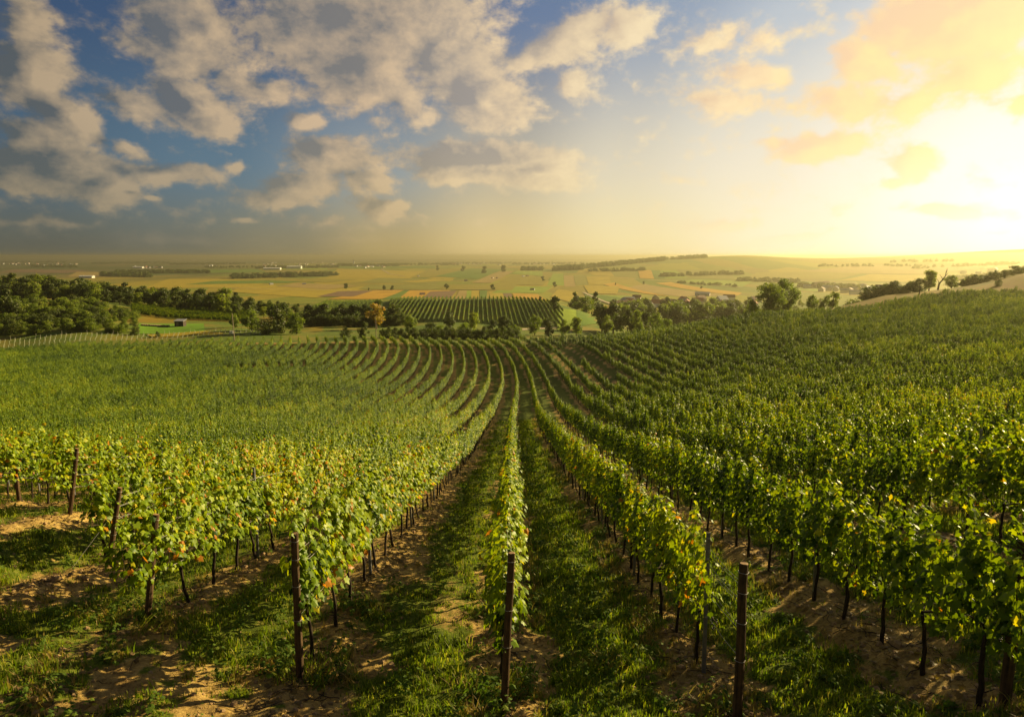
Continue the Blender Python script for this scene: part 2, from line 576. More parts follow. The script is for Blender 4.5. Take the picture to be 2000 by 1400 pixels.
def N_noise(N, L, vec, scale, detail=4, rough=.55, dist=0):
    n = N('ShaderNodeTexNoise')
    n.inputs['Scale'].default_value = scale; n.inputs['Detail'].default_value = detail
    n.inputs['Roughness'].default_value = rough; n.inputs['Distortion'].default_value = dist
    if vec is not None: L(vec, n.inputs['Vector'])
    return n


def N_math(N, L, op, a, b=None, clamp=False, c=None):
    n = N('ShaderNodeMath'); n.operation = op; n.use_clamp = clamp
    for i, v in enumerate((a, b, c)):
        if v is None: continue
        if isinstance(v, (int, float)): n.inputs[i].default_value = v
        else: L(v, n.inputs[i])
    return n.outputs[0]


def N_mix(N, L, f, a, b, blend='MIX'):
    m = N('ShaderNodeMix'); m.data_type = 'RGBA'; m.blend_type = blend
    for s, v in ((0, f), (6, a), (7, b)):
        if isinstance(v, (int, float)): m.inputs[s].default_value = v
        elif isinstance(v, tuple): m.inputs[s].default_value = (*v, 1) if len(v) == 3 else v
        else: L(v, m.inputs[s])
    return m.outputs[2]


def leaf_material(name, stops, trans=.45, autumn=0.0, rough=.5, patch_scale=.06, tcol=(1.6, 1.9, .7), spec=.35, jitter=.25):
    m, nt, N, L = new_mat(name)
    at = N('ShaderNodeAttribute'); at.attribute_name = 'tint'
    oi = N('ShaderNodeObjectInfo')
    geo = N('ShaderNodeNewGeometry')
    t = N_math(N, L, 'ADD', at.outputs['Fac'], N_math(N, L, 'MULTIPLY', N_math(N, L, 'SUBTRACT', oi.outputs['Random'], .5), jitter))
    if autumn:
        n = N_noise(N, L, geo.outputs['Position'], patch_scale, 3)
        a = N_math(N, L, 'MULTIPLY', N_math(N, L, 'SUBTRACT', n.outputs[0], .5), autumn)
        t = N_math(N, L, 'ADD', t, a)
    if name == 'vine_leaf':          # shaded side of the right-hand rows painted in as a darker leaf tint
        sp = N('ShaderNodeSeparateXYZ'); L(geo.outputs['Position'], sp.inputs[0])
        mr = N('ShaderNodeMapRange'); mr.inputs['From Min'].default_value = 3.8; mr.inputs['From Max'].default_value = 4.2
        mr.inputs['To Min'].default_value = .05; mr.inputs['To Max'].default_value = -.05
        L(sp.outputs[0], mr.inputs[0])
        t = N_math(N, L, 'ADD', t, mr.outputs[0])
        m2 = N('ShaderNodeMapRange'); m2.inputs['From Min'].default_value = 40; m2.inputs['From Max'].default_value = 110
        m2.inputs['To Min'].default_value = 0; m2.inputs['To Max'].default_value = -.13      # tint falls to darker green with distance down the slope
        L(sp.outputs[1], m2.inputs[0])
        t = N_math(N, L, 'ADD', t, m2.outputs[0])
    col = N_ramp(N, L, t, stops)
    pr = N('ShaderNodeBsdfPrincipled')
    pr.inputs['Roughness'].default_value = rough
    pr.inputs['Specular IOR Level'].default_value = spec
    L(col, pr.inputs['Base Color'])
    tr = N('ShaderNodeBsdfTranslucent')
    L(N_mix(N, L, 1.0, col, tcol, 'MULTIPLY'), tr.inputs[0])
    mx = N('ShaderNodeMixShader'); mx.inputs[0].default_value = trans
    L(pr.outputs[0], mx.inputs[1]); L(tr.outputs[0], mx.inputs[2])
    o = N('ShaderNodeOutputMaterial'); L(mx.outputs[0], o.inputs[0])
    return m


VINE_STOPS = [(0, (.014, .038, .002)), (.25, (.042, .088, .004)), (.52, (.150, .230, .006)), (.78, (.29, .36, .010)), (.92, (.46, .42, .015)), (.985, (.44, .32, .012)), (1.0, (.40, .17, .014))]
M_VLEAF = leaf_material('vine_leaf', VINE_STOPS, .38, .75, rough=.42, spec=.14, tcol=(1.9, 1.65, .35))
TREE_STOPS = [(0, (.026, .036, .005)), (.5, (.062, .080, .008)), (.85, (.11, .125, .012)), (1, (.18, .16, .02))]
M_TREE = leaf_material('tree_leaves', TREE_STOPS, .32, .3, .6, .03)
M_TREE_L = leaf_material('light_tree_leaves', [(0, (.06, .085, .010)), (.6, (.15, .18, .016)), (1, (.26, .24, .025))], .45, .2, .6, .03)
M_TREE_Y = leaf_material('yellow_tree_leaves', [(0, (.16, .13, .015)), (.6, (.34, .22, .02)), (1, (.42, .2, .02))], .35, 0, .6)
M_GRASS = leaf_material('grass_blades', [(0, (.038, .062, .005)), (.5, (.135, .175, .010)), (.85, (.29, .27, .02)), (1, (.34, .26, .07))], .40, .45, .55, .35, spec=.2)
M_DRYGRASS = leaf_material('dry_grass_blades', [(0, (.16, .10, .03)), (.6, (.30, .20, .06)), (1, (.38, .27, .1))], .35, 0, .6)
M_WEED = leaf_material('weed_leaves', [(0, (.05, .09, .015)), (.7, (.11, .17, .02)), (1, (.22, .22, .03))], .4, .2, .6, .5, spec=.08)


def bark_material(name, c1, c2, scale=8, stretch=(1, 1, .15), bump=.4, rough=.85, topcol=None):
    m, nt, N, L = new_mat(name)
    tc = N('ShaderNodeTexCoord')
    mp = N('ShaderNodeMapping'); mp.inputs['Scale'].default_value = stretch
    L(tc.outputs['Object'], mp.inputs[0])
    n = N_noise(N, L, mp.outputs[0], scale, 6, .65)
    n2 = N_noise(N, L, tc.outputs['Object'], scale * .3, 3)
    f = N_math(N, L, 'ADD', N_math(N, L, 'MULTIPLY', n.outputs[0], 1.4), N_math(N, L, 'MULTIPLY', n2.outputs[0], .6))
    f = N_math(N, L, 'SUBTRACT', f, .5, True)
    col = N_ramp(N, L, f, [(.2, c1), (.8, c2)])
    pr = N('ShaderNodeBsdfPrincipled'); pr.inputs['Roughness'].default_value = rough
    pr.inputs['Specular IOR Level'].default_value = .2
    L(col, pr.inputs['Base Color'])
    b = N('ShaderNodeBump'); b.inputs['Strength'].default_value = bump; b.inputs['Distance'].default_value = .02
    L(n.outputs[0], b.inputs['Height']); L(b.outputs[0], pr.inputs['Normal'])
    o = N('ShaderNodeOutputMaterial'); L(pr.outputs[0], o.inputs[0])
    return m


M_VBARK = bark_material('vine_bark', (.012, .008, .006), (.06, .04, .025), 30)
M_BARK = bark_material('tree_bark', (.03, .022, .015), (.10, .07, .045), 5)
M_POST = bark_material('weathered_wood', (.022, .014, .008), (.15, .088, .042), 34, (1, 1, .05), 1.0)
M_CUT = bark_material('cut_wood', (.22, .13, .06), (.34, .22, .11), 40, (1, 1, 1), .2)
M_PALEPOLE = bark_material('pale_pole_wood', (.22, .17, .11), (.36, .29, .2), 10)


def plain_mat(name, col, rough=.6, metal=0, var=.25, scale=6):
    m, nt, N, L = new_mat(name)
    tc = N('ShaderNodeTexCoord')
    n = N_noise(N, L, tc.outputs['Object'], scale, 5)
    c = N_ramp(N, L, n.outputs[0], [(.3, tuple(v * (1 - var) for v in col)), (.7, tuple(min(v * (1 + var), 1) for v in col))])
    pr = N('ShaderNodeBsdfPrincipled'); pr.inputs['Roughness'].default_value = rough; pr.inputs['Metallic'].default_value = metal
    L(c, pr.inputs['Base Color'])
    o = N('ShaderNodeOutputMaterial'); L(pr.outputs[0], o.inputs[0])
    return m


M_STEEL = plain_mat('galvanised_steel', (.20, .20, .21), .5, .5)
M_WIRE = plain_mat('wire', (.42, .40, .36), .6, .2, .1)
M_TUBE = plain_mat('pale_grow_tube', (.44, .47, .30), .6)
M_STAKE = plain_mat('pale_stake', (.50, .46, .34), .7)
M_WHITE = plain_mat('white_render', (.72, .70, .64), .8, 0, .08)
M_CREAM = plain_mat('cream_render', (.58, .50, .36), .8, 0, .1)
M_GREYW = plain_mat('grey_render', (.42, .41, .40), .8, 0, .1)
M_REDROOF = plain_mat('red_clay_tiles', (.34, .12, .06), .8, 0, .25)
M_BROWNROOF = plain_mat('brown_tiles', (.20, .10, .06), .8, 0, .25)
M_GREYROOF = plain_mat('grey_sheet_roof', (.26, .26, .26), .7, 0, .2)
M_GLASS = plain_mat('dark_window', (.04, .045, .05), .15, 0, .1)
M_SHED = plain_mat('dark_boards', (.05, .032, .02), .9)
M_GRAPE = plain_mat('black_grapes', (.018, .012, .03), .35, 0, .4, 30)
M_LOG = plain_mat('cut_logs', (.20, .14, .08), .9, 0, .4)


def ground_material():
    m, nt, N, L = new_mat('ground')
    geo = N('ShaderNodeNewGeometry')
    pos = geo.outputs['Position']

    def attr(n):
        a = N('ShaderNodeAttribute'); a.attribute_name = n
        return a.outputs['Fac']
    # soil
    n1 = N_noise(N, L, pos, 2.2, 8, .65)
    n2 = N_noise(N, L, pos, 17, 6, .7)
    sf = N_math(N, L, 'ADD', N_math(N, L, 'MULTIPLY', n1.outputs[0], .55), N_math(N, L, 'MULTIPLY', n2.outputs[0], .45))
    soil = N_ramp(N, L, sf, [(.36, (.11, .066, .024)), (.48, (.31, .20, .060)), (.60, (.48, .33, .105)), (.72, (.60, .44, .17))])
    n8 = N_noise(N, L, pos, .8, 5, .65)
    th = N_math(N, L, 'MULTIPLY', N_math(N, L, 'SUBTRACT', n8.outputs[0], .5), 5.0, True)
    soil = N_mix(N, L, N_math(N, L, 'MULTIPLY', th, .55), soil, (.20, .15, .05))
    # scraps of straw and dead leaves on the soil
    v = N('ShaderNodeTexVoronoi'); v.inputs['Scale'].default_value = 26; L(pos, v.inputs['Vector'])
    sp = N_math(N, L, 'LESS_THAN', v.outputs['Distance'], .16)
    vs = N('ShaderNodeSeparateColor'); L(v.outputs['Color'], vs.inputs[0])
    sp = N_math(N, L, 'MULTIPLY', sp, N_math(N, L, 'GREATER_THAN', vs.outputs[0], .62))
    soil = N_mix(N, L, sp, soil, (.10, .045, .016))
    # grass seen through its blades
    n3 = N_noise(N, L, pos, 5, 6, .7)
    gr = N_ramp(N, L, n3.outputs[0], [(.3, (.045, .065, .008)), (.55, (.10, .13, .010)), (.75, (.19, .17, .035))])
    gm = attr('grass')
    n4 = N_noise(N, L, pos, 9, 5, .7)
    gf = N_math(N, L, 'ADD', gm, N_math(N, L, 'MULTIPLY', N_math(N, L, 'SUBTRACT', n4.outputs[0], .5), 1.3))
    gf = N_math(N, L, 'MULTIPLY', N_math(N, L, 'SUBTRACT', gf, .32), 3.0, True)
    vine = N_mix(N, L, gf, soil, gr)
    # meadow
    n5 = N_noise(N, L, pos, .05, 6, .6, .4)
    n6 = N_noise(N, L, pos, .9, 5, .7)
    mf = N_math(N, L, 'ADD', N_math(N, L, 'MULTIPLY', n5.outputs[0], .7), N_math(N, L, 'MULTIPLY', n6.outputs[0], .3))
    meadow = N_ramp(N, L, mf, [(.32, (.05, .085, .014)), (.47, (.10, .145, .02)), (.58, (.19, .17, .03)), (.7, (.27, .18, .045))])
    dry = N_ramp(N, L, mf, [(.35, (.10, .11, .012)), (.52, (.21, .15, .016)), (.66, (.18, .10, .02))])
    meadow = N_mix(N, L, attr('dry'), meadow, dry)
    # strip fields of the plain
    mp = N('ShaderNodeMapping'); mp.inputs['Rotation'].default_value = (0, 0, math.radians(24)); mp.inputs['Scale'].default_value = (1 / 95, 1 / 520, 0)
    L(pos, mp.inputs[0])
    v1 = N('ShaderNodeTexVoronoi'); v1.voronoi_dimensions = '2D'; v1.inputs['Scale'].default_value = 1; v1.inputs['Randomness'].default_value = .75
    v1.distance = 'CHEBYCHEV'
    L(mp.outputs[0], v1.inputs['Vector'])
    mp2 = N('ShaderNodeMapping'); mp2.inputs['Rotation'].default_value = (0, 0, math.radians(-58)); mp2.inputs['Scale'].default_value = (1 / 130, 1 / 600, 0)
    L(pos, mp2.inputs[0])
    v2 = N('ShaderNodeTexVoronoi'); v2.voronoi_dimensions = '2D'; v2.inputs['Scale'].default_value = 1; v2.inputs['Randomness'].default_value = .7
    v2.distance = 'CHEBYCHEV'
    L(mp2.outputs[0], v2.inputs['Vector'])
    nb = N_noise(N, L, pos, .0011, 2)
    sel = N_math(N, L, 'GREATER_THAN', nb.outputs[0], .52)
    vc = N_mix(N, L, sel, v1.outputs['Color'], v2.outputs['Color'])
    sc2 = N('ShaderNodeSeparateColor'); L(vc, sc2.inputs[0])
    fields = N_ramp(N, L, sc2.outputs[0], [(0, (.22, .17, .018)), (.16, (.09, .15, .010)), (.28, (.29, .22, .022)), (.42, (.15, .18, .014)), (.55, (.34, .25, .022)), (.68, (.07, .13, .008)), (.78, (.18, .14, .03)), (.9, (.24, .24, .016))], 'CONSTANT')
    n7 = N_noise(N, L, pos, .02, 6, .65)
    dark = N_ramp(N, L, sc2.outputs[1], [(0, (.05, .075, .02)), (.3, (.09, .085, .035)), (.5, (.035, .06, .014)), (.75, (.12, .09, .035))], 'CONSTANT')  # shade over the left plain, painted in as darker field colours
    fields = N_mix(N, L, attr('leftshade'), fields, dark)
    fields = N_mix(N, L, N_math(N, L, 'SUBTRACT', .35, N_math(N, L, 'MULTIPLY', attr('leftshade'), .3)), fields, N_ramp(N, L, n7.outputs[0], [(.3, (.08, .11, .012)), (.7, (.30, .23, .03))]))
    col = N_mix(N, L, attr('meadow'), vine, meadow)
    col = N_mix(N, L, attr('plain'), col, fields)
    pr = N('ShaderNodeBsdfPrincipled'); pr.inputs['Roughness'].default_value = .95; pr.inputs['Specular IOR Level'].default_value = .1
    L(col, pr.inputs['Base Color'])
    bp = N('ShaderNodeBump'); bp.inputs['Strength'].default_value = .9; bp.inputs['Distance'].default_value = .035
    hs = N_math(N, L, 'ADD', n2.outputs[0], N_math(N, L, 'MULTIPLY', n1.outputs[0], 1.5))
    L(hs, bp.inputs['Height']); L(bp.outputs[0], pr.inputs['Normal'])
    o = N('ShaderNodeOutputMaterial'); L(pr.outputs[0], o.inputs[0])
    return m


M_GROUND = ground_material()

# ------------------------------------------------------------------ the ground sheet
def build_ground():
    ys = [-34.0, -20, -10, -5, -2, 0, 1.2, 2.4]
    y = 3.2
    while y < 22500:
        ys.append(y)
        y += max(.055, (y + 1) * .0092) if y < 60 else (y + 1) * .0125
    ys = np.array(ys)
    us = np.concatenate([np.linspace(-1.5, -.95, 26)[:-1], np.linspace(-.95, .95, 360), np.linspace(.95, 1.5, 26)[1:]])
    U, Y = np.meshgrid(us, ys)
    X = U * (np.maximum(Y, -8) + 9 + 22 * np.exp(-np.maximum(Y, -8) / 3.0) * 0)
    X = np.where(Y < 3, U * (12.2 + (3 - Y) * .5), X)
    Z = height(X, Y)
    nr, nc = X.shape
    v = np.stack([X, Y, Z], -1).reshape(-1, 3)
    idx = np.arange(nr * nc).reshape(nr, nc)
    q = np.stack([idx[:-1, :-1], idx[:-1, 1:], idx[1:, 1:], idx[1:, :-1]], -1).reshape(-1, 4)
    g = grass_mask(X, Y)
    vin = in_vineyard(X, Y)
    a = X / (Y + 1)
    plain = sstep(Y, 560, 700)
    meadow = np.where(vin, 0, 1) * 1.0
    dry = ((a > .45) & (Y > 187) & (Y < 330)) * 1.0
    dry = np.maximum(dry, ((a < -.28) & (Y > 262) & (Y < 330)) * sstep(fbm(X * .03, Y * .05, 77), .45, .6))
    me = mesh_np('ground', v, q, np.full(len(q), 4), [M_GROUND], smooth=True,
                 attrs={'grass': g.ravel(), 'meadow': meadow.ravel(), 'plain': plain.ravel(), 'leftshade': (sstep(-a, .22, .5) * sstep(Y, 1500, 2600) + sstep(Y, 4500, 8000) * sstep(-a, -.1, .2)).clip(0, 1).ravel(), 'dry': dry.ravel()})
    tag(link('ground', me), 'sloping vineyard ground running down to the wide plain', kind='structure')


build_ground()


# ------------------------------------------------------------------ instanced masses
def collection_of(name, meshes):
    c = bpy.data.collections.new(name)
    for i, me in enumerate(meshes):
        o = bpy.data.objects.new('%s_%02d' % (name, i), me)
        c.objects.link(o)
    return c


def instancer(name, coll, pts, rots, scales, idx, label, kind='stuff', cat=None):
    pts = np.asarray(pts, np.float32)
    me = bpy.data.meshes.new(name)
    me.vertices.add(len(pts)); me.vertices.foreach_set('co', pts.ravel())
    a = me.attributes.new('rot', 'FLOAT_VECTOR', 'POINT'); a.data.foreach_set('vector', np.asarray(rots, np.float32).ravel())
    s = np.asarray(scales, np.float32)
    if s.ndim == 1: s = np.repeat(s[:, None], 3, 1)
    a = me.attributes.new('scl', 'FLOAT_VECTOR', 'POINT'); a.data.foreach_set('vector', s.ravel())
    a = me.attributes.new('idx', 'INT', 'POINT'); a.data.foreach_set('value', np.asarray(idx, np.int32))
    me.update()
    o = link(name, me)
    ng = bpy.data.node_groups.new(name + '_nodes', 'GeometryNodeTree')
    ng.interface.new_socket('Geometry', in_out='INPUT', socket_type='NodeSocketGeometry')
    ng.interface.new_socket('Geometry', in_out='OUTPUT', socket_type='NodeSocketGeometry')
    N, L = ng.nodes.new, ng.links.new
    gi, go = N('NodeGroupInput'), N('NodeGroupOutput')
    ip = N('GeometryNodeInstanceOnPoints')
    ci = N('GeometryNodeCollectionInfo')
    ci.inputs['Collection'].default_value = coll
    ci.inputs['Separate Children'].default_value = True
    ci.inputs['Reset Children'].default_value = True
    L(gi.outputs[0], ip.inputs['Points']); L(ci.outputs[0], ip.inputs['Instance'])
    ip.inputs['Pick Instance'].default_value = True
    for nm, dt, sk in (('rot', 'FLOAT_VECTOR', 'Rotation'), ('scl', 'FLOAT_VECTOR', 'Scale'), ('idx', 'INT', 'Instance Index')):
        na = N('GeometryNodeInputNamedAttribute'); na.data_type = dt; na.inputs[0].default_value = nm
        L(na.outputs[0], ip.inputs[sk])
    L(ip.outputs[0], go.inputs[0])
    md = o.modifiers.new('scatter', 'NODES'); md.node_group = ng
    tag(o, label, cat, kind=kind)
    return o


# ------------------------------------------------------------------ vines
LEAF_OUT = np.array([(0, .06, 0), (.20, -.10, 0), (.46, -.02, 0), (.40, .22, 0), (.56, .46, 0), (.30, .56, 0), (.16, .78, 0), (0, 1.0, 0),
                     (-.16, .78, 0), (-.30, .56, 0), (-.56, .46, 0), (-.40, .22, 0), (-.46, -.02, 0), (-.20, -.10, 0)], float)
LEAF_OUT[:, 2] = -.30 * np.abs(LEAF_OUT[:, 0]) - .25 * (LEAF_OUT[:, 1] - .3) ** 2
LEAF_V = np.vstack([[(0, .34, .02)], LEAF_OUT])
LEAF_F = np.array([(0, i + 1, (i + 1) % 14 + 1) for i in range(14)])


def rot_from(nrm, tip):
    """matrices whose columns are (side, tip, normal)"""
    n = nrm / np.linalg.norm(nrm, axis=1, keepdims=True)
    t = tip - n * np.sum(tip * n, 1, keepdims=True)
    t /= np.linalg.norm(t, axis=1, keepdims=True) + 1e-9
    s = np.cross(t, n)
    return np.stack([s, t, n], 2)


SHEAR = -.17


def vine_leaves(seed, n=520, top=1.0, sparse=1.0):
    """positions, frames, sizes, tints of the leaves of one vine, hung along upright shoots"""
    r = np.random.default_rng(seed)
    pos, tip, nrm, size, tint = [], [], [], [], []
    nsh = int(16 * sparse)
    for s in range(nsh):
        y0 = (s + r.uniform(.1, .9)) / nsh * 1.16 - .58
        x0 = r.normal(0, .035)
        zt = 2.0 - .6 * y0 * y0 + r.normal(0, .14) + (.25 if r.random() < .2 else 0)
        zt *= top
        lx, ly = r.normal(0, .07), r.normal(0, .16)
        if r.random() < .12: lx *= 3.4; zt -= .25
        m = int(n * sparse / nsh)
        for j in range(m):
            t = r.random() ** .85
            z = .84 + (zt - .84) * t
            side = r.choice((-1, 1))
            wdt = (.07 + .20 * math.sin(min(t * 1.15 + .12, 1) * math.pi) ** .6) * (1.0 if t < .93 else .45)
            x = x0 + lx * t + side * abs(r.normal(0, .62)) * wdt * .68
            y = y0 + ly * t + r.normal(0, .05)
            hang = 0
            if t < .15: z -= r.random() * .16
            # occasional shoot that flops out
            pos.append((x, y, z + SHEAR * y))
            sx = 1.0 if x > 0 else -1.0
            nrm.append((sx * (.85 + .2 * r.normal()), r.normal(0, .45), .55 + .35 * r.normal() + (.5 if t > .9 else 0)))
            tip.append((sx * .35 + r.normal(0, .3), r.normal(0, .45), -1 + r.normal(0, .25)))
            size.append((.055 + .082 * r.random() ** .8) * (1 - .3 * (t > .85)))
            tn = .40 + r.normal(0, .15) + .10 * t
            if r.random() < .03: tn = r.uniform(.8, .95)
            if t < .2 and r.random() < .03: tn = r.uniform(.9, 1.0)
            tint.append(min(max(tn, .02), 1))
    return np.array(pos), rot_from(np.array(nrm, float), np.array(tip, float)), np.array(size), np.array(tint)


def leaves_mesh(name, pos, R, size, tint, mats, m=0):
    n = len(pos)
    rg = np.random.default_rng(n)
    local = LEAF_V[None] * size[:, None, None] * np.stack([rg.uniform(.78, 1.15, n), np.ones(n), rg.uniform(-.6, 2.6, n)], 1)[:, None, :]
    v = np.einsum('nij,nkj->nki', R, local) + pos[:, None]
    f = LEAF_F[None] + (np.arange(n) * len(LEAF_V))[:, None, None]
    return mesh_np(name, v.reshape(-1, 3), f.ravel(), np.full(n * 14, 3), mats, np.repeat(tint, 14))


def vine_trunk_mesh(seed, name='vine_trunk'):
    r = random.Random(seed)
    b = MB()
    pts = []; rad = []
    x = y = 0
    lean = r.uniform(-.06, .06), r.uniform(-.12, .12)
    for i in range(9):
        t = i / 8
        pts.append((x + lean[0] * t, y + lean[1] * t, -.12 + 1.0 * t)); rad.append(.032 - .012 * t + r.uniform(-.003, .004) + (.012 if i == 0 else 0))
        x += r.uniform(-.022, .022); y += r.uniform(-.025, .025)
    b.tube(pts, rad, 7)
    tx, ty, tz = pts[-1]
    for sgn in (-1, 1):                     # the two canes tied along the lower wire
        p = [(tx, ty, tz - .02)]
        for j in range(1, 6):
            yy = ty + sgn * j * .11
            p.append((r.uniform(-.015, .015), yy, tz + .05 * math.sin(j / 5 * math.pi) + SHEAR * (yy - ty)))
        b.tube(p, [.016, .014, .012, .010, .008, .006], 5)
    for j in range(12):                     # shoots rising through the leaves
        y0 = -.52 + 1.04 * j / 11 + r.uniform(-.03, .03)
        x0 = 0; p = []
        zt = r.uniform(1.5, 1.85)
        lx, ly = r.uniform(-.12, .12), r.uniform(-.1, .1)
        for q in range(4):
            t = q / 3
            p.append((x0 + lx * t, y0 + ly * t, .86 + (zt - .86) * t + SHEAR * (y0 + ly * t)))
        b.tube(p, [.006, .005, .004, .003], 3, cap=False)
    return b.mesh(name, [M_VBARK], True)


NV = 7
V_LEAVES = [vine_leaves(100 + i) for i in range(NV)]
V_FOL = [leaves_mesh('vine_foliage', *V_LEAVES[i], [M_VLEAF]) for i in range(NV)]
V_TRUNK = [vine_trunk_mesh(200 + i) for i in range(NV)]


def join_meshes(name, parts):
    vs, fs, sz, mi, ti, mats = [], [], [], [], [], []
    off = 0
    for me in parts:
        n = len(me.vertices); co = np.empty(n * 3, np.float32); me.vertices.foreach_get('co', co)
        vi = np.empty(len(me.loops), np.int32); me.loops.foreach_get('vertex_index', vi)
        ls = np.empty(len(me.polygons), np.int32); me.polygons.foreach_get('loop_total', ls)
        t = np.empty(len(me.polygons), np.float32); me.attributes['tint'].data.foreach_get('value', t)
        mi.append(np.full(len(ls), len(mats))); mats.append(me.materials[0])
        vs.append(co.reshape(-1, 3)); fs.append(vi + off); sz.append(ls); ti.append(t); off += n
    return mesh_np(name, np.concatenate(vs), np.concatenate(fs), np.concatenate(sz), mats, np.concatenate(ti), np.concatenate(mi))


V_JOIN = [join_meshes('grapevine_whole', [V_TRUNK[i], V_FOL[i]]) for i in range(NV)]

# every vine of the field
vines = []
for k in range(-84, 80):
    y = row_start(k) + (1.75 if k == 1 else .6 if k > -2 and k != 2 else .1)
    while True:
        X = rowx(k) + float(shift(y))
        if y > float(row_end(X)): break
        if abs(X) < .86 * y + 7:
            vines.append((k, y, X))
        y += 1.02
vines = np.array(vines)
K, VY, VX = vines[:, 0], vines[:, 1] + RNG.normal(0, .04, len(vines)), vines[:, 2] + RNG.normal(0, .03, len(vines))
gapn = fbm(VX * .12 + 5, VY * .3, 90, 2)
keep = np.ones(len(vines), bool)
keep &= ~((K == 6) & (VY > 112) & (VY < 172))                       # the bare track on the right of the bowl
keep &= ~((np.abs(VX + 51) < 9) & (np.abs(VY - 143) < 1.6))
keep &= ~((K == 5) & (VY > 140) & (VY < 166))
keep &= ~((np.abs(VX - 45) > 0) & (RNG.random(len(vines)) < np.where(VX > 6, .03, .006)) & (VY > 14))
K, VY, VX = K[keep], VY[keep], VX[keep]
dist = np.hypot(VX, VY)
VZ = height(VX, VY)
inview = (np.abs(VX) < .79 * VY + 1.0)
order = np.argsort(np.where(inview, dist, 1e9))
near_i = order[:300]
top_i = set(order[:13].tolist())
rest = np.setdiff1d(np.arange(len(VX)), near_i)

WORDS = ['first', 'second', 'third', 'fourth', 'fifth', 'sixth', 'seventh', 'eighth', 'ninth', 'tenth', 'eleventh', 'twelfth']


def row_phrase(k):
    if k == 0: return 'the centre row'
    return '%s row %s of centre' % (WORDS[abs(k) - 1], 'left' if k < 0 else 'right')


def rp(k):
    s = row_phrase(k)
    return s if s.startswith('the') else 'the ' + s


LEAFM = []
for t in (.35, .5, .62, .9):
    LEAFM.append(mesh_np('leaf', LEAF_V, LEAF_F.ravel(), np.full(14, 3), [M_VLEAF], np.full(14, t)))


def grape_mesh(seed):
    r = random.Random(seed)
    b = MB()
    for i in range(26):
        t = r.random()
        rr = .045 * (1 - t) + .008
        a = r.uniform(0, 6.28)
        c = (rr * math.cos(a), rr * math.sin(a), -.15 * t)
        s = .011
        oc = [(c[0] + s, c[1], c[2]), (c[0] - s, c[1], c[2]), (c[0], c[1] + s, c[2]), (c[0], c[1] - s, c[2]), (c[0], c[1], c[2] + s), (c[0], c[1], c[2] - s)]
        b.add(oc, [(0, 2, 4), (2, 1, 4), (1, 3, 4), (3, 0, 4), (2, 0, 5), (1, 2, 5), (3, 1, 5), (0, 3, 5)])
    return b.mesh('grape_bunch', [M_GRAPE], True)


GRAPES = [grape_mesh(i) for i in range(3)]
rank = {}
for k in sorted(set(K[near_i].astype(int))):
    ids = [i for i in range(len(VX)) if K[i] == k]
    ids.sort(key=lambda i: VY[i])
    for n_, i in enumerate(ids): rank[i] = n_
rr = random.Random(5)
for i in near_i:
    i = int(i); k = int(K[i]); v = rr.randrange(NV); n_ = rank[i]
    e = link('grapevine', None, loc=(VX[i], VY[i], VZ[i]))
    e.rotation_euler = (0, 0, rr.uniform(-.06, .06))
    s = rr.uniform(.93, 1.06)
    e.scale = (s * rr.uniform(.85, 1.1), 1, s)
    if n_ < 12:
        lab = 'green grapevine, %s from the end of %s' % (WORDS[n_], rp(k))
        if i in top_i: lab = 'near grapevine, %s behind the end post of %s' % (WORDS[n_], rp(k))
    else:
        lab = 'green grapevine past the first twelve of %s' % rp(k)
    tag(e, lab, 'grapevine', 'grapevines trained along the trellis rows')
    link('trunk', V_TRUNK[v], e)
    if i in top_i:
        sp = .5 if (k == 1 and n_ == 0) else 1
        pos, R, size, tint = vine_leaves(900 + i, 520, sparse=sp)
        out = np.argsort(-(np.abs(pos[:, 0]) * 1.0 + .35 * pos[:, 2] + RNG.random(len(pos)) * .15))
        nl = min(170, len(pos))
        ol, il = out[:nl], out[nl:]
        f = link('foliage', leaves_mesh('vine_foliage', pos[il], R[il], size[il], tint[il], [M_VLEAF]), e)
        f['kind'] = 'stuff'
        for j in ol:
            t = tint[j]
            q = 3 if t > .82 else 2 if t > .56 else 1 if t > .42 else 0
            lo = link('leaf', LEAFM[q], e)
            M = Matrix(R[j].tolist()).to_4x4(); M.translation = Vector(pos[j].tolist())
            lo.matrix_local = M @ Matrix.Scale(float(size[j]), 4)
    else:
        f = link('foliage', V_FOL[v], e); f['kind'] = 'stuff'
    if dist[i] < 16:
        for _ in range(rr.choice((0, 1, 1, 2))):
            gb = link('grape_bunch', GRAPES[rr.randrange(3)], e)
            gb.location = (rr.choice((-.09, .09)), rr.uniform(-.4, .4), rr.uniform(.80, .95))

coll_v = collection_of('vine_kinds', V_JOIN)
n = len(rest)
rots = np.zeros((n, 3)); rots[:, 2] = RNG.normal(0, .06, n) + np.where(RNG.random(n) < .5, 0, math.pi) * 0
hs = 1 + (fbm(VX[rest] * .25, VY[rest] * .25, 66, 2) - .5) * .35
hv_ = np.where(VX[rest] > 6, .12, .07)
wk = np.where(VX[rest] > 3.8, .86, 1.0); hs = hs * np.where(VX[rest] > 3.8, .95, 1.0)
scl = np.stack([wk * RNG.uniform(.8, 1.15, n), np.full(n, 1.0), hs * (1 + RNG.normal(0, 1, n) * hv_)], 1)
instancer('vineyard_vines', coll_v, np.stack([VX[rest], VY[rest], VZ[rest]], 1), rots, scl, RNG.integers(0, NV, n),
          'mass of green grapevine rows sweeping down and away across the slope', 'stuff')

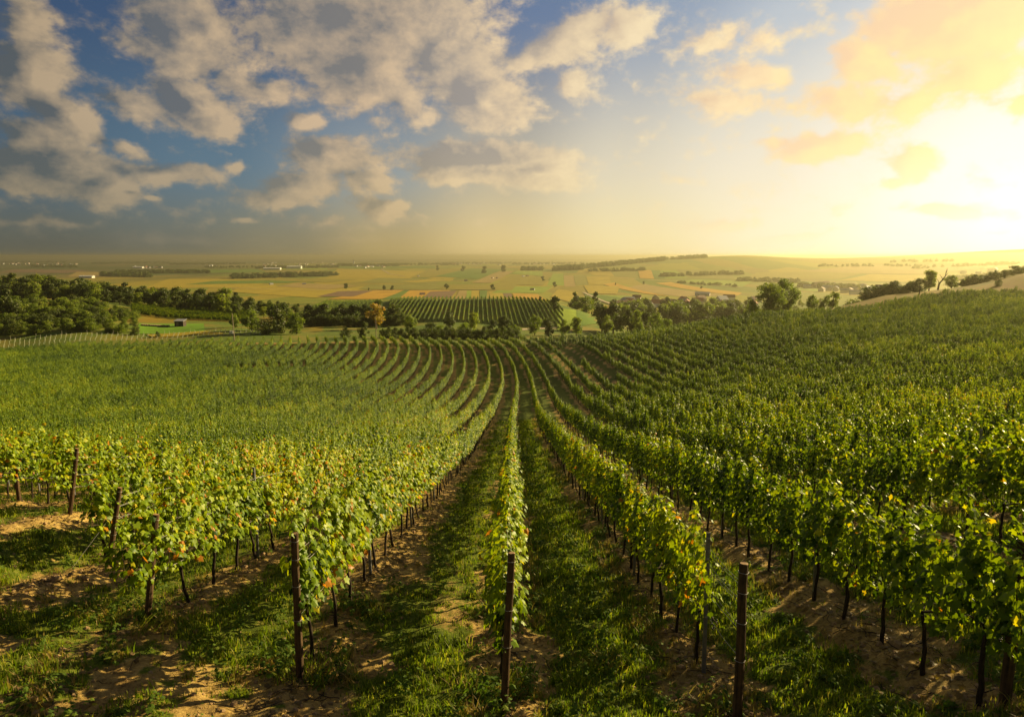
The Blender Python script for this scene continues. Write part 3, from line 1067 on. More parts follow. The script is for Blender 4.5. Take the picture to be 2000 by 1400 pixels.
# ------------------------------------------------------------------ posts, steel posts and wires of the near rows
def post_mesh(h, r, seed):
    rnd = random.Random(seed)
    b = MB()
    nn = 14
    prof = [1 + rnd.uniform(-.05, .05) for _ in range(nn)]
    zs = [-.25, 0, .3, .7, 1.1, 1.5, h - .012, h]
    vs = []
    for j, z in enumerate(zs):
        rr_ = r * (1.06 - .10 * max(z, 0) / h) * (.93 if j == len(zs) - 1 else 1)
        ox, oy = (rnd.uniform(-.004, .004), rnd.uniform(-.004, .004))
        for q in range(nn):
            a = 2 * math.pi * q / nn
            vs.append((ox + math.cos(a) * rr_ * prof[q], oy + math.sin(a) * rr_ * prof[q], z + (rnd.uniform(-.006, .006) if j == len(zs) - 1 else 0)))
    fs = []
    for j in range(len(zs) - 1):
        for q in range(nn):
            q2 = (q + 1) % nn
            fs.append((j * nn + q, j * nn + q2, (j + 1) * nn + q2, (j + 1) * nn + q))
    b.add(vs, fs, 0)
    o = (len(zs) - 1) * nn
    b.add(vs[o:], [tuple(range(nn))], 1)
    return b.mesh('end_post', [M_POST, M_CUT], False)


END = {}
HG = {}
post_labels = {
    -1: 'upright brown wooden end post standing before the row left of the centre row',
    0: 'slim brown wooden end post before the centre row, its foot at the picture edge',
    1: 'thick dark wooden end post with bare wires running back from its top',
    2: 'thick dark wooden end post half hidden by leaves near the right edge',
    -2: 'split wooden end post with its upper half buried in vine leaves',
    -3: 'leaning wooden end post between leafy vines with a slack guy wire',
    -4: 'leaning pale-topped wooden end post, fourth row left of the centre row',
    -5: 'short wooden end post at the left edge, fifth row left of centre',
}
for k in range(-6, 5):
    Y0 = row_start(k); X0 = rowx(k) + (.0 if k != 2 else .15)
    lean = {-2: (.10, .12), -3: (.16, .12), -4: (.14, .1), -5: (0.02, .0), -1: (.01, 0), 0: (.05, .04), 1: (-.005, .015), 2: (0, 0)}.get(k, (.1, .1))
    hgt = {-1: 1.98, 0: 1.95, 1: 1.93, 2: 2.0}.get(k, 1.62)
    HG[k] = hgt
    r = {-1: .047, 0: .045, 1: .050, 2: .055}.get(k, .046)
    z = h1(X0, Y0)
    e = link('end_post', None, loc=(X0, Y0, z - .03))
    e.rotation_euler = (-lean[1], lean[0], random.uniform(0, 6))
    # lean: build a matrix so the top moves by (lean[0], lean[1])
    d = Vector((lean[0], lean[1], 1)).normalized()
    e.rotation_mode = 'QUATERNION'
    e.rotation_quaternion = d.to_track_quat('Z', 'Y')
    tag(e, post_labels.get(k, 'wooden end post outside the row beyond the others, %s' % rp(k)), 'end post', 'wooden end posts of the trellis rows')
    link('post', post_mesh(hgt, r, 40 + k), e)
    for hh in (.42 * hgt, .65 * hgt, .83 * hgt, .95 * hgt):
        wb = MB()
        pts = [((r + .006) * math.cos(a), (r + .006) * math.sin(a), hh + .003 * math.sin(3 * a)) for a in np.linspace(0, 6.283, 15)]
        wb.tube(pts, .0025, 4, cap=False)
        link('wire_loop', wb.mesh('wire_loop', [M_WIRE]), e)
    END[k] = (Vector((X0, Y0, z - .03)), d)

steel_b = MB()
steel_b.box((0, 0, .85), (.045, .006, 2.2)); steel_b.box((.0225, .016, .85), (.005, .032, 2.2)); steel_b.box((-.0225, .016, .85), (.005, .032, 2.2))
STEEL = steel_b.mesh('steel_post', [M_STEEL])
clip_b = MB(); clip_b.box((0, -.008, 0), (.03, .008, .02))
CLIP = clip_b.mesh('wire_hook', [M_WIRE])
STEELS = {}
for k in range(-12, 13):
    y = row_start(k) + (1.35 if k == 1 else 4.2)
    n_ = 0
    lst = []
    while y < 62:
        X = rowx(k) + float(shift(y))
        if abs(X) < .8 * y:
            z = h1(X, y)
            o = link('steel_post', None, loc=(X, y, z))
            o.rotation_euler = (random.uniform(-.03, .03), random.uniform(-.03, .03), random.uniform(-.1, .1))
            if n_ < 12:
                lab = 'grey steel trellis post, %s from the end of %s' % (WORDS[n_], rp(k))
            tag(o, lab, 'trellis post', 'steel trellis posts between the vines')
            link('stake', STEEL, o)
            if y < 30:
                for hh in (.8, 1.25, 1.6, 1.88):
                    c = link('wire_hook', CLIP, o); c.location = (0, 0, hh)
            lst.append((X, y, z)); n_ += 1
        y += 5.1
    STEELS[k] = lst
for k in range(-6, 5):
    base, d = END[k]
    for q, hh in enumerate((.85, 1.2, 1.5, 1.72)):
        b = MB()
        for sx in ((0,) if hh < 1 else (-.022, .022)):
            p = [base + d * (hh * HG[k] / 1.98) + Vector((sx, 0, 0))]
            prev = p[0]
            for (X, y, z) in STEELS[k]:
                cur = Vector((X + sx, y, z + hh))
                md = (prev + cur) / 2; md.z -= .03
                p += [md, cur]; prev = cur
            b.tube(p, .0019, 4, cap=False)
        hn = ('lowest', 'second lowest', 'second highest', 'highest')[q]
        tag(link('trellis_wire', b.mesh('trellis_wire', [M_WIRE])), '%s trellis wire from the end post of %s' % (hn, rp(k)), 'wire', 'trellis wires')
# guy wire of a leaning post
b = MB(); base, d = END[-3]
b.tube([base + d * 1.2, (base.x - .35, base.y - .55, h1(base.x - .35, base.y - .55))], .004, 4)
tag(link('guy_wire', b.mesh('guy_wire', [M_WIRE])), 'slack grey guy wire from a leaning wooden post down to the grass', 'wire')

# ------------------------------------------------------------------ grass, weeds
def tuft_mesh(seed, nb, h, spread, mat, w=.006, name='grass_tuft', flop=.5):
    r = np.random.default_rng(seed)
    vs, fs, sz, ti = [], [], [], []
    for i in range(nb):
        a = r.uniform(0, 6.283); rad = abs(r.normal(0, spread))
        p = np.array((math.cos(a) * rad, math.sin(a) * rad, -.02))
        hh = h * r.uniform(.45, 1.15)
        da = r.uniform(0, 6.283); f = r.uniform(.1, flop) * hh
        dv = np.array((math.cos(da), math.sin(da), 0)); sd = np.array((-dv[1], dv[0], 0)) * w * r.uniform(.7, 1.5)
        mid = p + dv * f * .35 + np.array((0, 0, hh * .62)); tp = p + dv * f + np.array((0, 0, hh))
        o = len(vs)
        vs += [p - sd, p + sd, mid + sd * .75, mid - sd * .75, tp]
        fs += [o, o + 1, o + 2, o + 3, o + 3, o + 2, o + 4]; sz += [4, 3]
        t = min(max(r.normal(.5, .16), 0), .9)
        if r.random() < .07: t = 1.0
        ti += [t, t]
    return mesh_np(name, vs, fs, sz, [mat], ti)


def weed_mesh(seed, h=.2):
    r = np.random.default_rng(seed)
    pos, nrm, tip, size, tint = [], [], [], [], []
    for i in range(46):
        a = r.uniform(0, 6.283); rad = abs(r.normal(0, .09)); z = r.uniform(.02, h)
        pos.append((math.cos(a) * rad, math.sin(a) * rad, z))
        nrm.append((math.cos(a) * .5, math.sin(a) * .5, 1)); tip.append((math.cos(a), math.sin(a), -.2))
        size.append(r.uniform(.025, .05)); tint.append(min(max(r.normal(.5, .2), 0), 1))
    return leaves_mesh('weed_clump', np.array(pos), rot_from(np.array(nrm), np.array(tip)), np.array(size), np.array(tint), [M_WEED])


TUFTS = [tuft_mesh(i, 46, .065 + .014 * i, .10, M_GRASS) for i in range(5)]
LONG = [tuft_mesh(20 + i, 30, .19, .07, M_GRASS, .005, flop=.7) for i in range(2)]
DRY = [tuft_mesh(30 + i, 30, .15, .07, M_DRYGRASS, .004, flop=.9) for i in range(2)]
WEEDS = [weed_mesh(50 + i, .12 + .06 * i) for i in range(3)]
coll_g = collection_of('tuft_kinds', TUFTS + LONG + DRY + WEEDS)

pts = []
for (y0, y1, dens) in ((3.0, 14, 46), (14, 24, 22), (24, 42, 10), (42, 75, 3.6)):
    w0 = .80 * y1 + 3
    m = int((y1 - y0) * 2 * w0 * dens)
    yy = RNG.uniform(y0, y1, m); xx = RNG.uniform(-w0, w0, m)
    ok = np.abs(xx) < .80 * yy + 3
    xx, yy = xx[ok], yy[ok]
    g = grass_mask(xx, yy)
    thr = RNG.random(len(xx))
    ok = thr < g ** 1.4 * .95 + .05 + .12 * sstep(fbm(xx * 1.7, yy * 1.7, 55, 2), .55, .75)
    big = 1 if y0 < 14 else 1.25 if y0 < 24 else 1.7 if y0 < 42 else 2.6
    pts.append(np.stack([xx[ok], yy[ok], np.full(ok.sum(), big), g[ok]], 1))
pts = np.concatenate(pts)
n = len(pts)
rc = rowcoord(pts[:, 0], pts[:, 1]); fr = np.abs(rc - np.round(rc)) * ROW
idx = RNG.integers(0, 5, n)
u = RNG.random(n)
idx = np.where(u < .05, RNG.integers(5, 7, n), idx)
idx = np.where((fr < .55) & (u > .55), RNG.integers(7, 9, n), idx)
idx = np.where((pts[:, 3] < .5) & (u > .86), RNG.integers(7, 9, n), idx)
idx = np.where((u > .07) & (u < .17), RNG.integers(9, 12, n), idx)
scl = pts[:, 2] * RNG.uniform(.55, 1.25, n) * (.75 + .5 * pts[:, 3])
rots = np.stack([RNG.normal(0, .1, n), RNG.normal(0, .1, n), RNG.uniform(0, 6.28, n)], 1)
instancer('grass', coll_g, np.stack([pts[:, 0], pts[:, 1], height(pts[:, 0], pts[:, 1]) - .01], 1), rots, scl, idx,
          'short green grass and weeds growing in the aisles between the vine rows', 'stuff')

# soil clods and fallen leaves
def clod_mesh(seed):
    r = random.Random(seed)
    b = MB(); vs = []
    for j, z in enumerate((-.3, .15, .55)):
        for q in range(6):
            a = q * math.pi / 3 + r.uniform(-.3, .3); rd = (1, .95, .5)[j] * r.uniform(.7, 1.15)
            vs.append((math.cos(a) * rd, math.sin(a) * rd, z * r.uniform(.8, 1.2)))
    fs = [(j * 6 + q, j * 6 + (q + 1) % 6, j * 6 + 6 + (q + 1) % 6, j * 6 + 6 + q) for j in (0, 1) for q in range(6)] + [tuple(range(12, 18))]
    b.add(vs, fs)
    return b.mesh('soil_clod', [M_CLOD], False)


M_CLOD = plain_mat('dry_soil', (.30, .19, .085), .95, 0, .3, 3)
CL = [clod_mesh(i) for i in range(4)]
m = 42000
yy = RNG.uniform(3.5, 26, m) ** 1.0; xx = RNG.uniform(-1, 1, m) * (.8 * yy + 2)
g = grass_mask(xx, yy)
rc = rowcoord(xx, yy); fr = np.abs(rc - np.round(rc)) * ROW
ok = RNG.random(m) < (1 - g) * (.25 + .75 * np.exp(-(fr / .5) ** 2)) * .55
xx, yy = xx[ok], yy[ok]; n = len(xx)
sz = np.abs(RNG.normal(0, .019, n)) + .008
instancer('soil_clods', collection_of('clod_kinds', CL), np.stack([xx, yy, height(xx, yy)], 1),
          np.stack([RNG.normal(0, .3, n), RNG.normal(0, .3, n), RNG.uniform(0, 6.28, n)], 1), sz * np.where(RNG.random(n) < .06, 1.7, 1), RNG.integers(0, 4, n),
          'crumbly lumps of dry earth along the foot of the vine rows', 'stuff')
n = 9000
yy = RNG.uniform(4, 26, n); xx = RNG.uniform(-1, 1, n) * (.8 * yy + 1)
rc = rowcoord(xx, yy); xx = xx - (rc - np.round(rc)) * ROW * RNG.uniform(.3, .95, n)
FL = [mesh_np('fallen_leaf', LEAF_V * .1, LEAF_F.ravel(), np.full(14, 3), [M_VLEAF if 0 else M_DRYGRASS], np.full(14, t)) for t in (0, .2)]
instancer('fallen_leaves', collection_of('fallen_kinds', FL), np.stack([xx, yy, height(xx, yy) + .015], 1),
          np.stack([RNG.normal(0, .35, n), RNG.normal(0, .35, n), RNG.uniform(0, 6.28, n)], 1), RNG.uniform(.5, 1, n), RNG.integers(0, 2, n),
          'dry brown vine leaves lying under the rows', 'stuff')

tw = []
for i in range(4):
    b = MB(); a = .1 * i
    b.tube([(-.12, 0, .004), (-.03, .012 + a * .05, .012), (.06, -.01, .008), (.13, .015, .016)], [.004, .0045, .004, .002], 4)
    tw.append(b.mesh('twig', [M_VBARK]))
n = 2600
yy = RNG.uniform(4.5, 24, n); xx = RNG.uniform(-1, 1, n) * (.8 * yy + 1)
rc = rowcoord(xx, yy); xx = xx - (rc - np.round(rc)) * ROW * RNG.uniform(.2, .9, n)
instancer('prunings', collection_of('twig_kinds', tw), np.stack([xx, yy, height(xx, yy) + .01], 1),
          np.stack([RNG.normal(0, .1, n), RNG.normal(0, .1, n), RNG.uniform(0, 6.28, n)], 1), RNG.uniform(.5, 1.6, n), RNG.integers(0, 4, n),
          'dark cut twigs lying on the soil under the vines', 'stuff')
ss = []
for (px, Y_) in ((530, 8.6), (640, 8.2), (300, 9.4), (240, 9.9), (950, 7.6), (1010, 7.9), (1400, 7.3), (1180, 8.8), (700, 10.5)):
    for q in range(26):
        x_ = (px - 1000) / FPX * (Y_ + .8); ss.append((x_ + random.gauss(0, .22), Y_ + random.gauss(0, .25)))
ss = np.array(ss); n = len(ss)
instancer('dry_weeds', coll_g, np.stack([ss[:, 0], ss[:, 1], height(ss[:, 0], ss[:, 1]) - .01], 1), np.stack([RNG.normal(0, .2, n), RNG.normal(0, .2, n), RNG.uniform(0, 6.28, n)], 1),
          RNG.uniform(.8, 1.7, n), np.where(RNG.random(n) < .45, 7, np.where(RNG.random(n) < .5, 5, 10)), 'straggling dry weeds round the foot of the end posts', 'stuff')

# ------------------------------------------------------------------ trees
def crown_mesh(seed, wide=.9, low=.18, nblob=20, nleaf=2600, leaf=.035, round_=1.0, mat=None, spread=.24):
    """a crown of unit height made of leaf sprays gathered in uneven clumps"""
    r = np.random.default_rng(seed)
    blobs = []
    for i in range(nblob):
        t = r.random()
        z = low + (.92 - low) * t
        prof = math.sin(min(max((t * .86 + .14), 0), 1) * math.pi) ** .55
        a = r.uniform(0, 6.283); rad = wide * .5 * prof * r.uniform(.15, .80)
        blobs.append((math.cos(a) * rad, math.sin(a) * rad, z, spread * wide * r.uniform(.45, 1.0) * (.55 + .45 * prof), r.normal(0, .13)))
    blobs = np.array(blobs)
    pr = blobs[:, 3] ** 2; pr /= pr.sum()
    bi = r.choice(nblob, nleaf, p=pr)
    d = r.normal(size=(nleaf, 3)); d /= np.linalg.norm(d, axis=1, keepdims=True)
    rad = blobs[bi, 3] * (r.random(nleaf) ** .35) * (1 + .12 * r.normal(size=nleaf))
    pos = blobs[bi, :3] + d * rad[:, None] * np.array((1, 1, .8))
    pos[:, 2] = np.clip(pos[:, 2], low * .5, 1.0)
    nrm = d + r.normal(0, .55, (nleaf, 3)) + np.array((0, 0, .3))
    tip = r.normal(0, 1, (nleaf, 3)) + np.array((0, 0, -.5))
    R = rot_from(nrm, tip)
    s = leaf * r.uniform(.6, 1.4, nleaf)
    q = np.array([(-.5, 0, 0), (.0, -.55, .08), (.5, .0, 0), (.15, .5, .05), (-.3, .45, -.05)])
    v = np.einsum('nij,nkj->nki', R, q[None] * s[:, None, None]) + pos[:, None]
    f = (np.arange(5)[None] + (np.arange(nleaf) * 5)[:, None]).ravel()
    tint = np.clip(.5 + blobs[bi, 4] + r.normal(0, .14, nleaf), 0, 1)
    return mesh_np('tree_crown', v.reshape(-1, 3), f, np.full(nleaf, 5), [mat or M_TREE], tint), blobs


def trunk_mesh(seed, blobs, low, thick=.028):
    r = random.Random(seed)
    b = MB()
    top = .62
    p = [(0, 0, -.06)]; rad = [thick * 1.3]
    x = y = 0
    for i in range(1, 6):
        x += r.uniform(-.02, .02); y += r.uniform(-.02, .02)
        p.append((x, y, top * i / 5)); rad.append(thick * (1 - .13 * i))
    b.tube(p, rad, 8)
    for bl in sorted(blobs.tolist(), key=lambda q: -q[3])[:9]:
        j = r.randint(1, 4)
        s = Vector(p[j]); e = Vector(bl[:3])
        m1 = s.lerp(e, .5) + Vector((0, 0, .03))
        b.tube([s, m1, e], [thick * .42, thick * .28, thick * .1], 5, cap=False)
    return b.mesh('tree_trunk', [M_BARK], True)


KINDS = {}


def kind(name, **kw):
    out = []
    for s in range(kw.pop('variants', 3)):
        thick = kw.get('thick', .028)
        c, bl = crown_mesh(hash(name) % 1 + sum(map(ord, name)) + s * 13, **{k_: v_ for k_, v_ in kw.items() if k_ != 'thick'})
        out.append((trunk_mesh(s + 5, bl, .2, thick), c))
    KINDS[name] = out


kind('oak', wide=.95, low=.15, nblob=24, nleaf=2600, leaf=.045)
kind('tall', wide=.62, low=.14, nblob=22, nleaf=2200, leaf=.042, spread=.3)
kind('shrub', wide=1.5, low=.04, nblob=26, nleaf=2600, leaf=.055, spread=.22)
kind('light', wide=.95, low=.12, nblob=22, nleaf=2400, leaf=.045, mat=M_TREE_L)
kind('lshrub', wide=1.5, low=.04, nblob=26, nleaf=2600, leaf=.055, mat=M_TREE_L, spread=.22)
kind('yellow', variants=2, wide=.8, low=.3, nblob=14, nleaf=1300, leaf=.05, mat=M_TREE_Y)
kind('walnut', variants=1, wide=1.05, low=.08, nblob=44, nleaf=9000, leaf=.026, mat=M_TREE_L, spread=.17)
kind('poplar', variants=1, wide=.42, low=.12, nblob=26, nleaf=3600, leaf=.028, mat=M_TREE_L, spread=.30)
kind('dark', wide=1.0, low=.06, nblob=22, nleaf=2400, leaf=.05)
tree_rnd = random.Random(21)
N_TREES = 0


def tree(px, Y, kind_, label, ptop=None, h=None, ws=1.0, group=None, cat='tree', name=None):
    """a tree standing at its place on the ground, distance Y away"""
    global N_TREES
    dx, dy, dz = pix_dir(px, 560)
    X = Y * dx / dy
    z = h1(X, Y)
    if ptop is not None:
        h = z_at_pix(ptop, px, Y) - z
        h = min(max(h, 2.0), 24)
    tr, cr = tree_rnd.choice(KINDS[kind_])
    nm = name or {'shrub': 'bush', 'lshrub': 'bush'}.get(kind_, 'tree')
    e = link(nm, None, loc=(X, Y, z))
    e.rotation_euler = (0, 0, tree_rnd.uniform(0, 6.28))
    e.scale = (h * ws, h * ws, h)
    tag(e, label, 'bush' if nm == 'bush' else cat, group)
    link('trunk', tr, e)
    c = link('crown', cr, e)
    N_TREES += 1
    return e


# the trees that stand alone on the ridge and by the vineyard edge
tree(1503, 197, 'walnut', 'big round green tree standing over the top edge of the vineyard', 548, ws=1.25)
tree(1532, 201, 'walnut', 'tall airy green tree beside the big round tree on the vineyard edge', 540, ws=.85)
tree(1470, 199, 'lshrub', 'loose yellow-green bush at the left foot of the big round tree', 585, ws=.7)
tree(1588, 203, 'light', 'smaller green tree just right of the big round tree', 574)
tree(1628, 204, 'light', 'bushy green tree with rounded top, right of the small green tree', 568)
tree(1608, 201, 'lshrub', 'low bush between the two smaller trees on the vineyard edge', 588, ws=.7)
tree(1815, 219, 'light', 'slender yellow-green tree rising above the ridge hedge', 525, ws=1.0)
tree(1858, 222, 'light', 'spreading yellow-green tree leaning right on the ridge', 536, ws=1.5)
for i, (px, tp) in enumerate(((1690, 574), (1705, 574), (1716, 570), (1728, 568), (1748, 560), (1766, 560), (1786, 560), (1890, 560), (1914, 560), (1722, 568), (1740, 560), (1757, 552), (1776, 553), (1795, 549), (1880, 545), (1902, 550), (1925, 541), (1942, 536), (1960, 537), (1978, 536), (1995, 532))):
    tree(px, 219 + (i % 3), 'shrub', 'dark green bush in the hedge running up the ridge behind the vineyard', h=(3.2, 4.4, 2.6)[i % 3] if px < 1860 else (2.6, 3.2)[i % 2], ws=1.15, group='hedge bushes on the ridge')
tree(1951, 200, 'shrub', 'dark little bush in the dry yellow grass above the vineyard', 549, ws=.9)
tree(1900, 330, 'light', 'pale tree in the haze behind the ridge hedge', 535)
tree(1700, 305, 'shrub', 'low bush below the lookout box on the ridge slope', 574)

# dead leaning tree on the ridge
def dead_tree():
    px, Y = 1832, 221
    dx, dy, _ = pix_dir(px, 560); X = Y * dx / dy; z = h1(X, Y)
    b = MB(); H = z_at_pix(524, 1840, Y) - z
    p = [(0, 0, -.2), (.3, 0, H * .3), (1.3, 0, H * .48), (2.1, 0, H * .66), (2.2, 0, H * .98)]
    b.tube(p, [.3, .26, .18, .12, .03], 7)
    for s, e in (((1.3, 0, H * .48), (.2, .2, H * .72)), ((2.1, 0, H * .66), (3.0, .1, H * .8)), ((2.1, 0, H * .75), (2.7, 0, H * 1.05)), ((.3, 0, H * .3), (-.8, 0, H * .55))):
        b.tube([s, Vector(s).lerp(Vector(e), .5) + Vector((.1, 0, .1)), e], [.09, .06, .02], 5)
    e = link('dead_tree', b.mesh('dead_tree', [M_BARK]), loc=(X, Y, z))
    tag(e, 'bare dead tree with bent branches leaning right on the ridge', 'tree')


dead_tree()
# the hedge and trees closing the rows in the middle
singles = [
    (488, 250, 'light', 600, 1.0, 'round green tree left of the broad trees at the field end'),
    (540, 246, 'dark', 590, 1.0, 'broad dark green tree at the far end of the left vines'),
    (574, 242, 'light', 609, .95, 'broad rounded green tree at the right end of the field-edge group'),
    (455, 262, 'light', 612, .9, 'small bushy tree behind the white box pole'),
    (520, 240, 'shrub', 622, 1.2, 'low dark bush under the broad dark tree'),
    (707, 215, 'dark', 626, .75, 'small dark conical tree standing alone at the row ends'),
    (672, 219, 'shrub', 639, .9, 'low dark bush left of the small conical tree'),
    (690, 300, 'tall', 588, 1.0, 'dark green tree before the striped hillside vineyard'),
    (665, 302, 'oak', 592, 1.0, 'dark tree left of the twin trees before the striped vineyard'),
    (712, 305, 'tall', 590, 1.0, 'narrow dark tree left of the yellow tree'),
    (733, 272, 'yellow', 590, 1.15, 'tree with golden yellow crown above the hedge'),
    (738, 305, 'oak', 585, 1.0, 'dark green tree rising behind the golden yellow tree'),
    (768, 300, 'oak', 592, 1.0, 'wide green tree just right of the golden yellow tree'),
    (800, 262, 'light', 612, 1.0, 'round brownish green tree in the middle hedge'),
    (840, 255, 'shrub', 628, .9, 'dark rounded bush in the middle hedge'),
    (878, 262, 'dark', 608, .9, 'green tree left of centre in the hedge before the vineyard'),
    (858, 228, 'lshrub', 634, .8, 'grey-green bush with ragged top at the hedge front'),
    (907, 226, 'lshrub', 630, .95, 'wide low green bush behind the middle row ends'),
    (925, 262, 'light', 608, .85, 'round tree standing before the striped vineyard rows'),
    (960, 258, 'dark', 622, .9, 'dark brownish round tree at the centre of the hedge'),
    (985, 262, 'oak', 614, .9, 'dark green tree right of the brownish round tree'),
    (1005, 232, 'lshrub', 634, .8, 'light green low bush at the centre of the hedge'),
    (1045, 262, 'light', 612, .9, 'rounded green tree at the right corner of the striped vineyard'),
    (1072, 258, 'dark', 620, .9, 'dark wide tree right of the striped vineyard corner'),
    (1102, 262, 'light', 622, .8, 'small round tree left of the round grass-field tree'),
    (1127, 262, 'light', 617, .95, 'round bright green tree standing on the small grass field'),
    (1085, 345, 'tall', 574, 1.0, 'tall dark tree at the top corner of the striped vineyard'),
    (1055, 380, 'dark', 578, .7, 'small dark bush tree at the top of the striped vineyard'),
    (1145, 420, 'light', 577, 1.5, 'broad yellow-green tree behind the grass field'),
    (1122, 470, 'tall', 569, .8, 'dark narrow tree by the yellow-green tree'),
    (1165, 470, 'tall', 568, .7, 'small dark tree on the plain edge beyond the grass field'),
    (1178, 300, 'tall', 588, 1.1, 'tall dark tree, first of the group right of the grass field'),
    (1200, 296, 'oak', 592, 1.0, 'big dark tree in the group right of the grass field'),
    (1186, 280, 'light', 612, .7, 'light green slender tree in front of the dark group'),
    (1232, 292, 'dark', 602, .9, 'dark rounded tree just before the village'),
    (1262, 290, 'dark', 606, .9, 'dark green tree between dark group and village roofs'),
    (1247, 280, 'light', 602, .6, 'light pointed tree before the village roofs'),
    (1286, 276, 'light', 608, .8, 'green tree close behind the vineyard, left of the white gable'),
    (1305, 262, 'lshrub', 622, .7, 'low bush left of the white gable house'),
]
for s in singles:
    tree(s[0], s[1], s[2], s[5], s[3], ws=s[4])
# low hedge in shade right behind the rows
for i in range(22):
    px = 745 + i * 12.5
    tree(px, 213 + (i * 7) % 5, 'shrub', 'low dark bush in the hedge right behind the middle row ends', 641 - 2 * ((i * 5) % 3), ws=.75, group='hedge bushes behind the row ends')
for i in range(16):
    px = 605 + i * 12
    tree(px, 286 + (i * 7) % 6, 'shrub', 'dark bush in the shaded hedge below the striped hillside vineyard', 617 - 2 * ((i * 5) % 4), ws=.8, group='hedge bushes below the striped vineyard')
for i, px in enumerate((600, 618, 632, 648)):
    tree(px, 300 + i, 'oak' if i % 2 else 'dark', ('broad dark tree right of the field-edge group', 'dark tree in the dip of the hedge', 'round dark tree above the hedge', 'green tree at the left foot of the striped vineyard')[i], (592, 598, 590, 602)[i], ws=.9)

# the wood across the left
gw = 'trees of the dark wood across the left'
for rw, (Y0, dy_, off, st) in enumerate(((450, 14, 0, 21), (425, 10, -3, 23), (400, 10, 8, 24))):
    px = -30 + rw * 7
    while px < 640:
        tp = np.interp(px, [-30, 60, 150, 220, 300, 340, 400, 440, 470, 520, 560, 600, 640], [538, 534, 537, 549, 558, 556, 562, 560, 575, 582, 590, 596, 602]) + off + 4 + tree_rnd.uniform(-5, 7)
        Y = np.interp(px, [0, 480, 640], [Y0, Y0 - 70, Y0 - 105])
        kd = tree_rnd.choice(('oak', 'dark', 'tall', 'oak', 'light') if rw else ('oak', 'dark', 'tall'))
        tree(px, Y + tree_rnd.uniform(-4, 4), kd, {'oak': 'broad dark tree', 'dark': 'low-branched dark tree', 'tall': 'narrow upright dark tree', 'light': 'paler green tree'}[kd] + (' in the back', ' in the middle', ' in the front')[rw] + ' line of the wood across the left', tp, ws=1.15, group=gw)
        px += st * tree_rnd.uniform(.75, 1.25)
for i, px in enumerate(range(330, 470, 14)):
    tree(px, 352 - i * 2.5, 'light', 'pale willow-like tree along the sunny foot of the wood', 586 + (i * 7) % 9 + i * .8, ws=.8, group='pale trees at the foot of the wood')
# shrub-covered hill at the left edge
gs = 'shrubs on the hill at the left edge'
for i in range(175):
    px = tree_rnd.uniform(-40, 262)
    Y = 240 + (0 if i % 2 else 33) + 31 * ((i * .618) % 1)
    kd = tree_rnd.choice(('lshrub', 'lshrub', 'light', 'shrub'))
    tree(px, Y, kd, {'shrub': 'dense dark shrub', 'lshrub': 'pale olive shrub', 'light': 'small round olive tree'}[kd] + (' low' if i % 2 else ' high') + (' at the far left of' if px < 60 else ' in the middle of' if px < 160 else ' at the right end of') + ' the overgrown hill', h=tree_rnd.uniform(2.9, 5.0) * (1 - .35 * (px > 200)), ws=1.15, group=gs)
tree(15, 262, 'tall', 'taller ragged tree at the left edge on the shrub hill', 562)
tree(262, 248, 'dark', 'dark bush at the right foot of the shrub hill', 641, ws=.7)
tree(300, 236, 'shrub', 'small dark bush in the yellow grass by the bright meadow', 651, ws=.9)
# trees among the village houses and the right-hand slope
gv = 'trees among the village houses'
for i in range(90):
    px = tree_rnd.uniform(1195, 1480)
    v = tree_rnd.random()
    Y = 430 + 260 * v
    tp = 588 + (1 - v) * 16 + tree_rnd.uniform(-5, 5) - 8
    kd = tree_rnd.choice(('light', 'tall', 'light', 'dark', 'oak'))
    tree(px, Y, kd, {'light': 'light green', 'tall': 'narrow dark', 'oak': 'broad dark', 'dark': 'bushy dark'}[kd] + ' tree among the village houses, ' + ('left' if px < 1340 else 'right') + ' of the white gable', tp, ws=.9, group=gv)
for i in range(40):
    px = tree_rnd.uniform(1550, 1800)
    tree(px, tree_rnd.uniform(560, 800), 'light', 'hazy tree in the hollow village behind the ridge', h=tree_rnd.uniform(5, 9), group='hazy trees in the hollow')
for (px, py, w, lb) in ((676, 560, 9, 'dark round tree clump alone on the golden field'), (750, 563, 8, 'left one of a pair of dark clumps on the plain'), (766, 563, 8, 'right one of a pair of dark clumps on the plain'),
                        (872, 561, 9, 'dark tree clump before the pale field strips'), (962, 562, 9, 'dark flat clump on the ochre field at the centre'), (720, 563, 4, 'tiny dark bush on the plain'),
                        (905, 526, 9, 'dark tree by the far lane'), (946, 530, 12, 'larger dark tree on the far fields'), (1083, 556, 8, 'small tree on the green strip right of centre'),
                        (1060, 545, 8, 'pale tree by the far orchard'), (855, 524, 8, 'dark clump at the far field corner'), (983, 527, 11, 'yellowish tree on the far fields'),
                        (1257, 551, 5, 'small tree on the tan fields at the right'), (1370, 560, 5, 'small hazy tree on the tan slope'), (1202, 553, 4, 'tiny bush on the tan fields')):
    X, Y = hit(px, py + 4)
    tree(px, Y, 'dark', lb, h=w * Y / FPX * 1.25, ws=1.1)

# far woods, too many to tell apart
FAR_CROWNS = [crown_mesh(700 + i, wide=1.1, low=.0, nblob=12, nleaf=420, leaf=.12, spread=.34)[0] for i in range(4)]
coll_f = collection_of('far_tree_kinds', FAR_CROWNS)
fp = []


def band(x0, x1, y0, y1, n, h):
    for _ in range(n):
        t = random.random(); px = x0 + (x1 - x0) * t; py = y0 + (y1 - y0) * t + random.uniform(-1.2, 1.2)
        X, Y = hit(px, py, 420)
        fp.append((X, Y, h * random.uniform(.7, 1.25)))


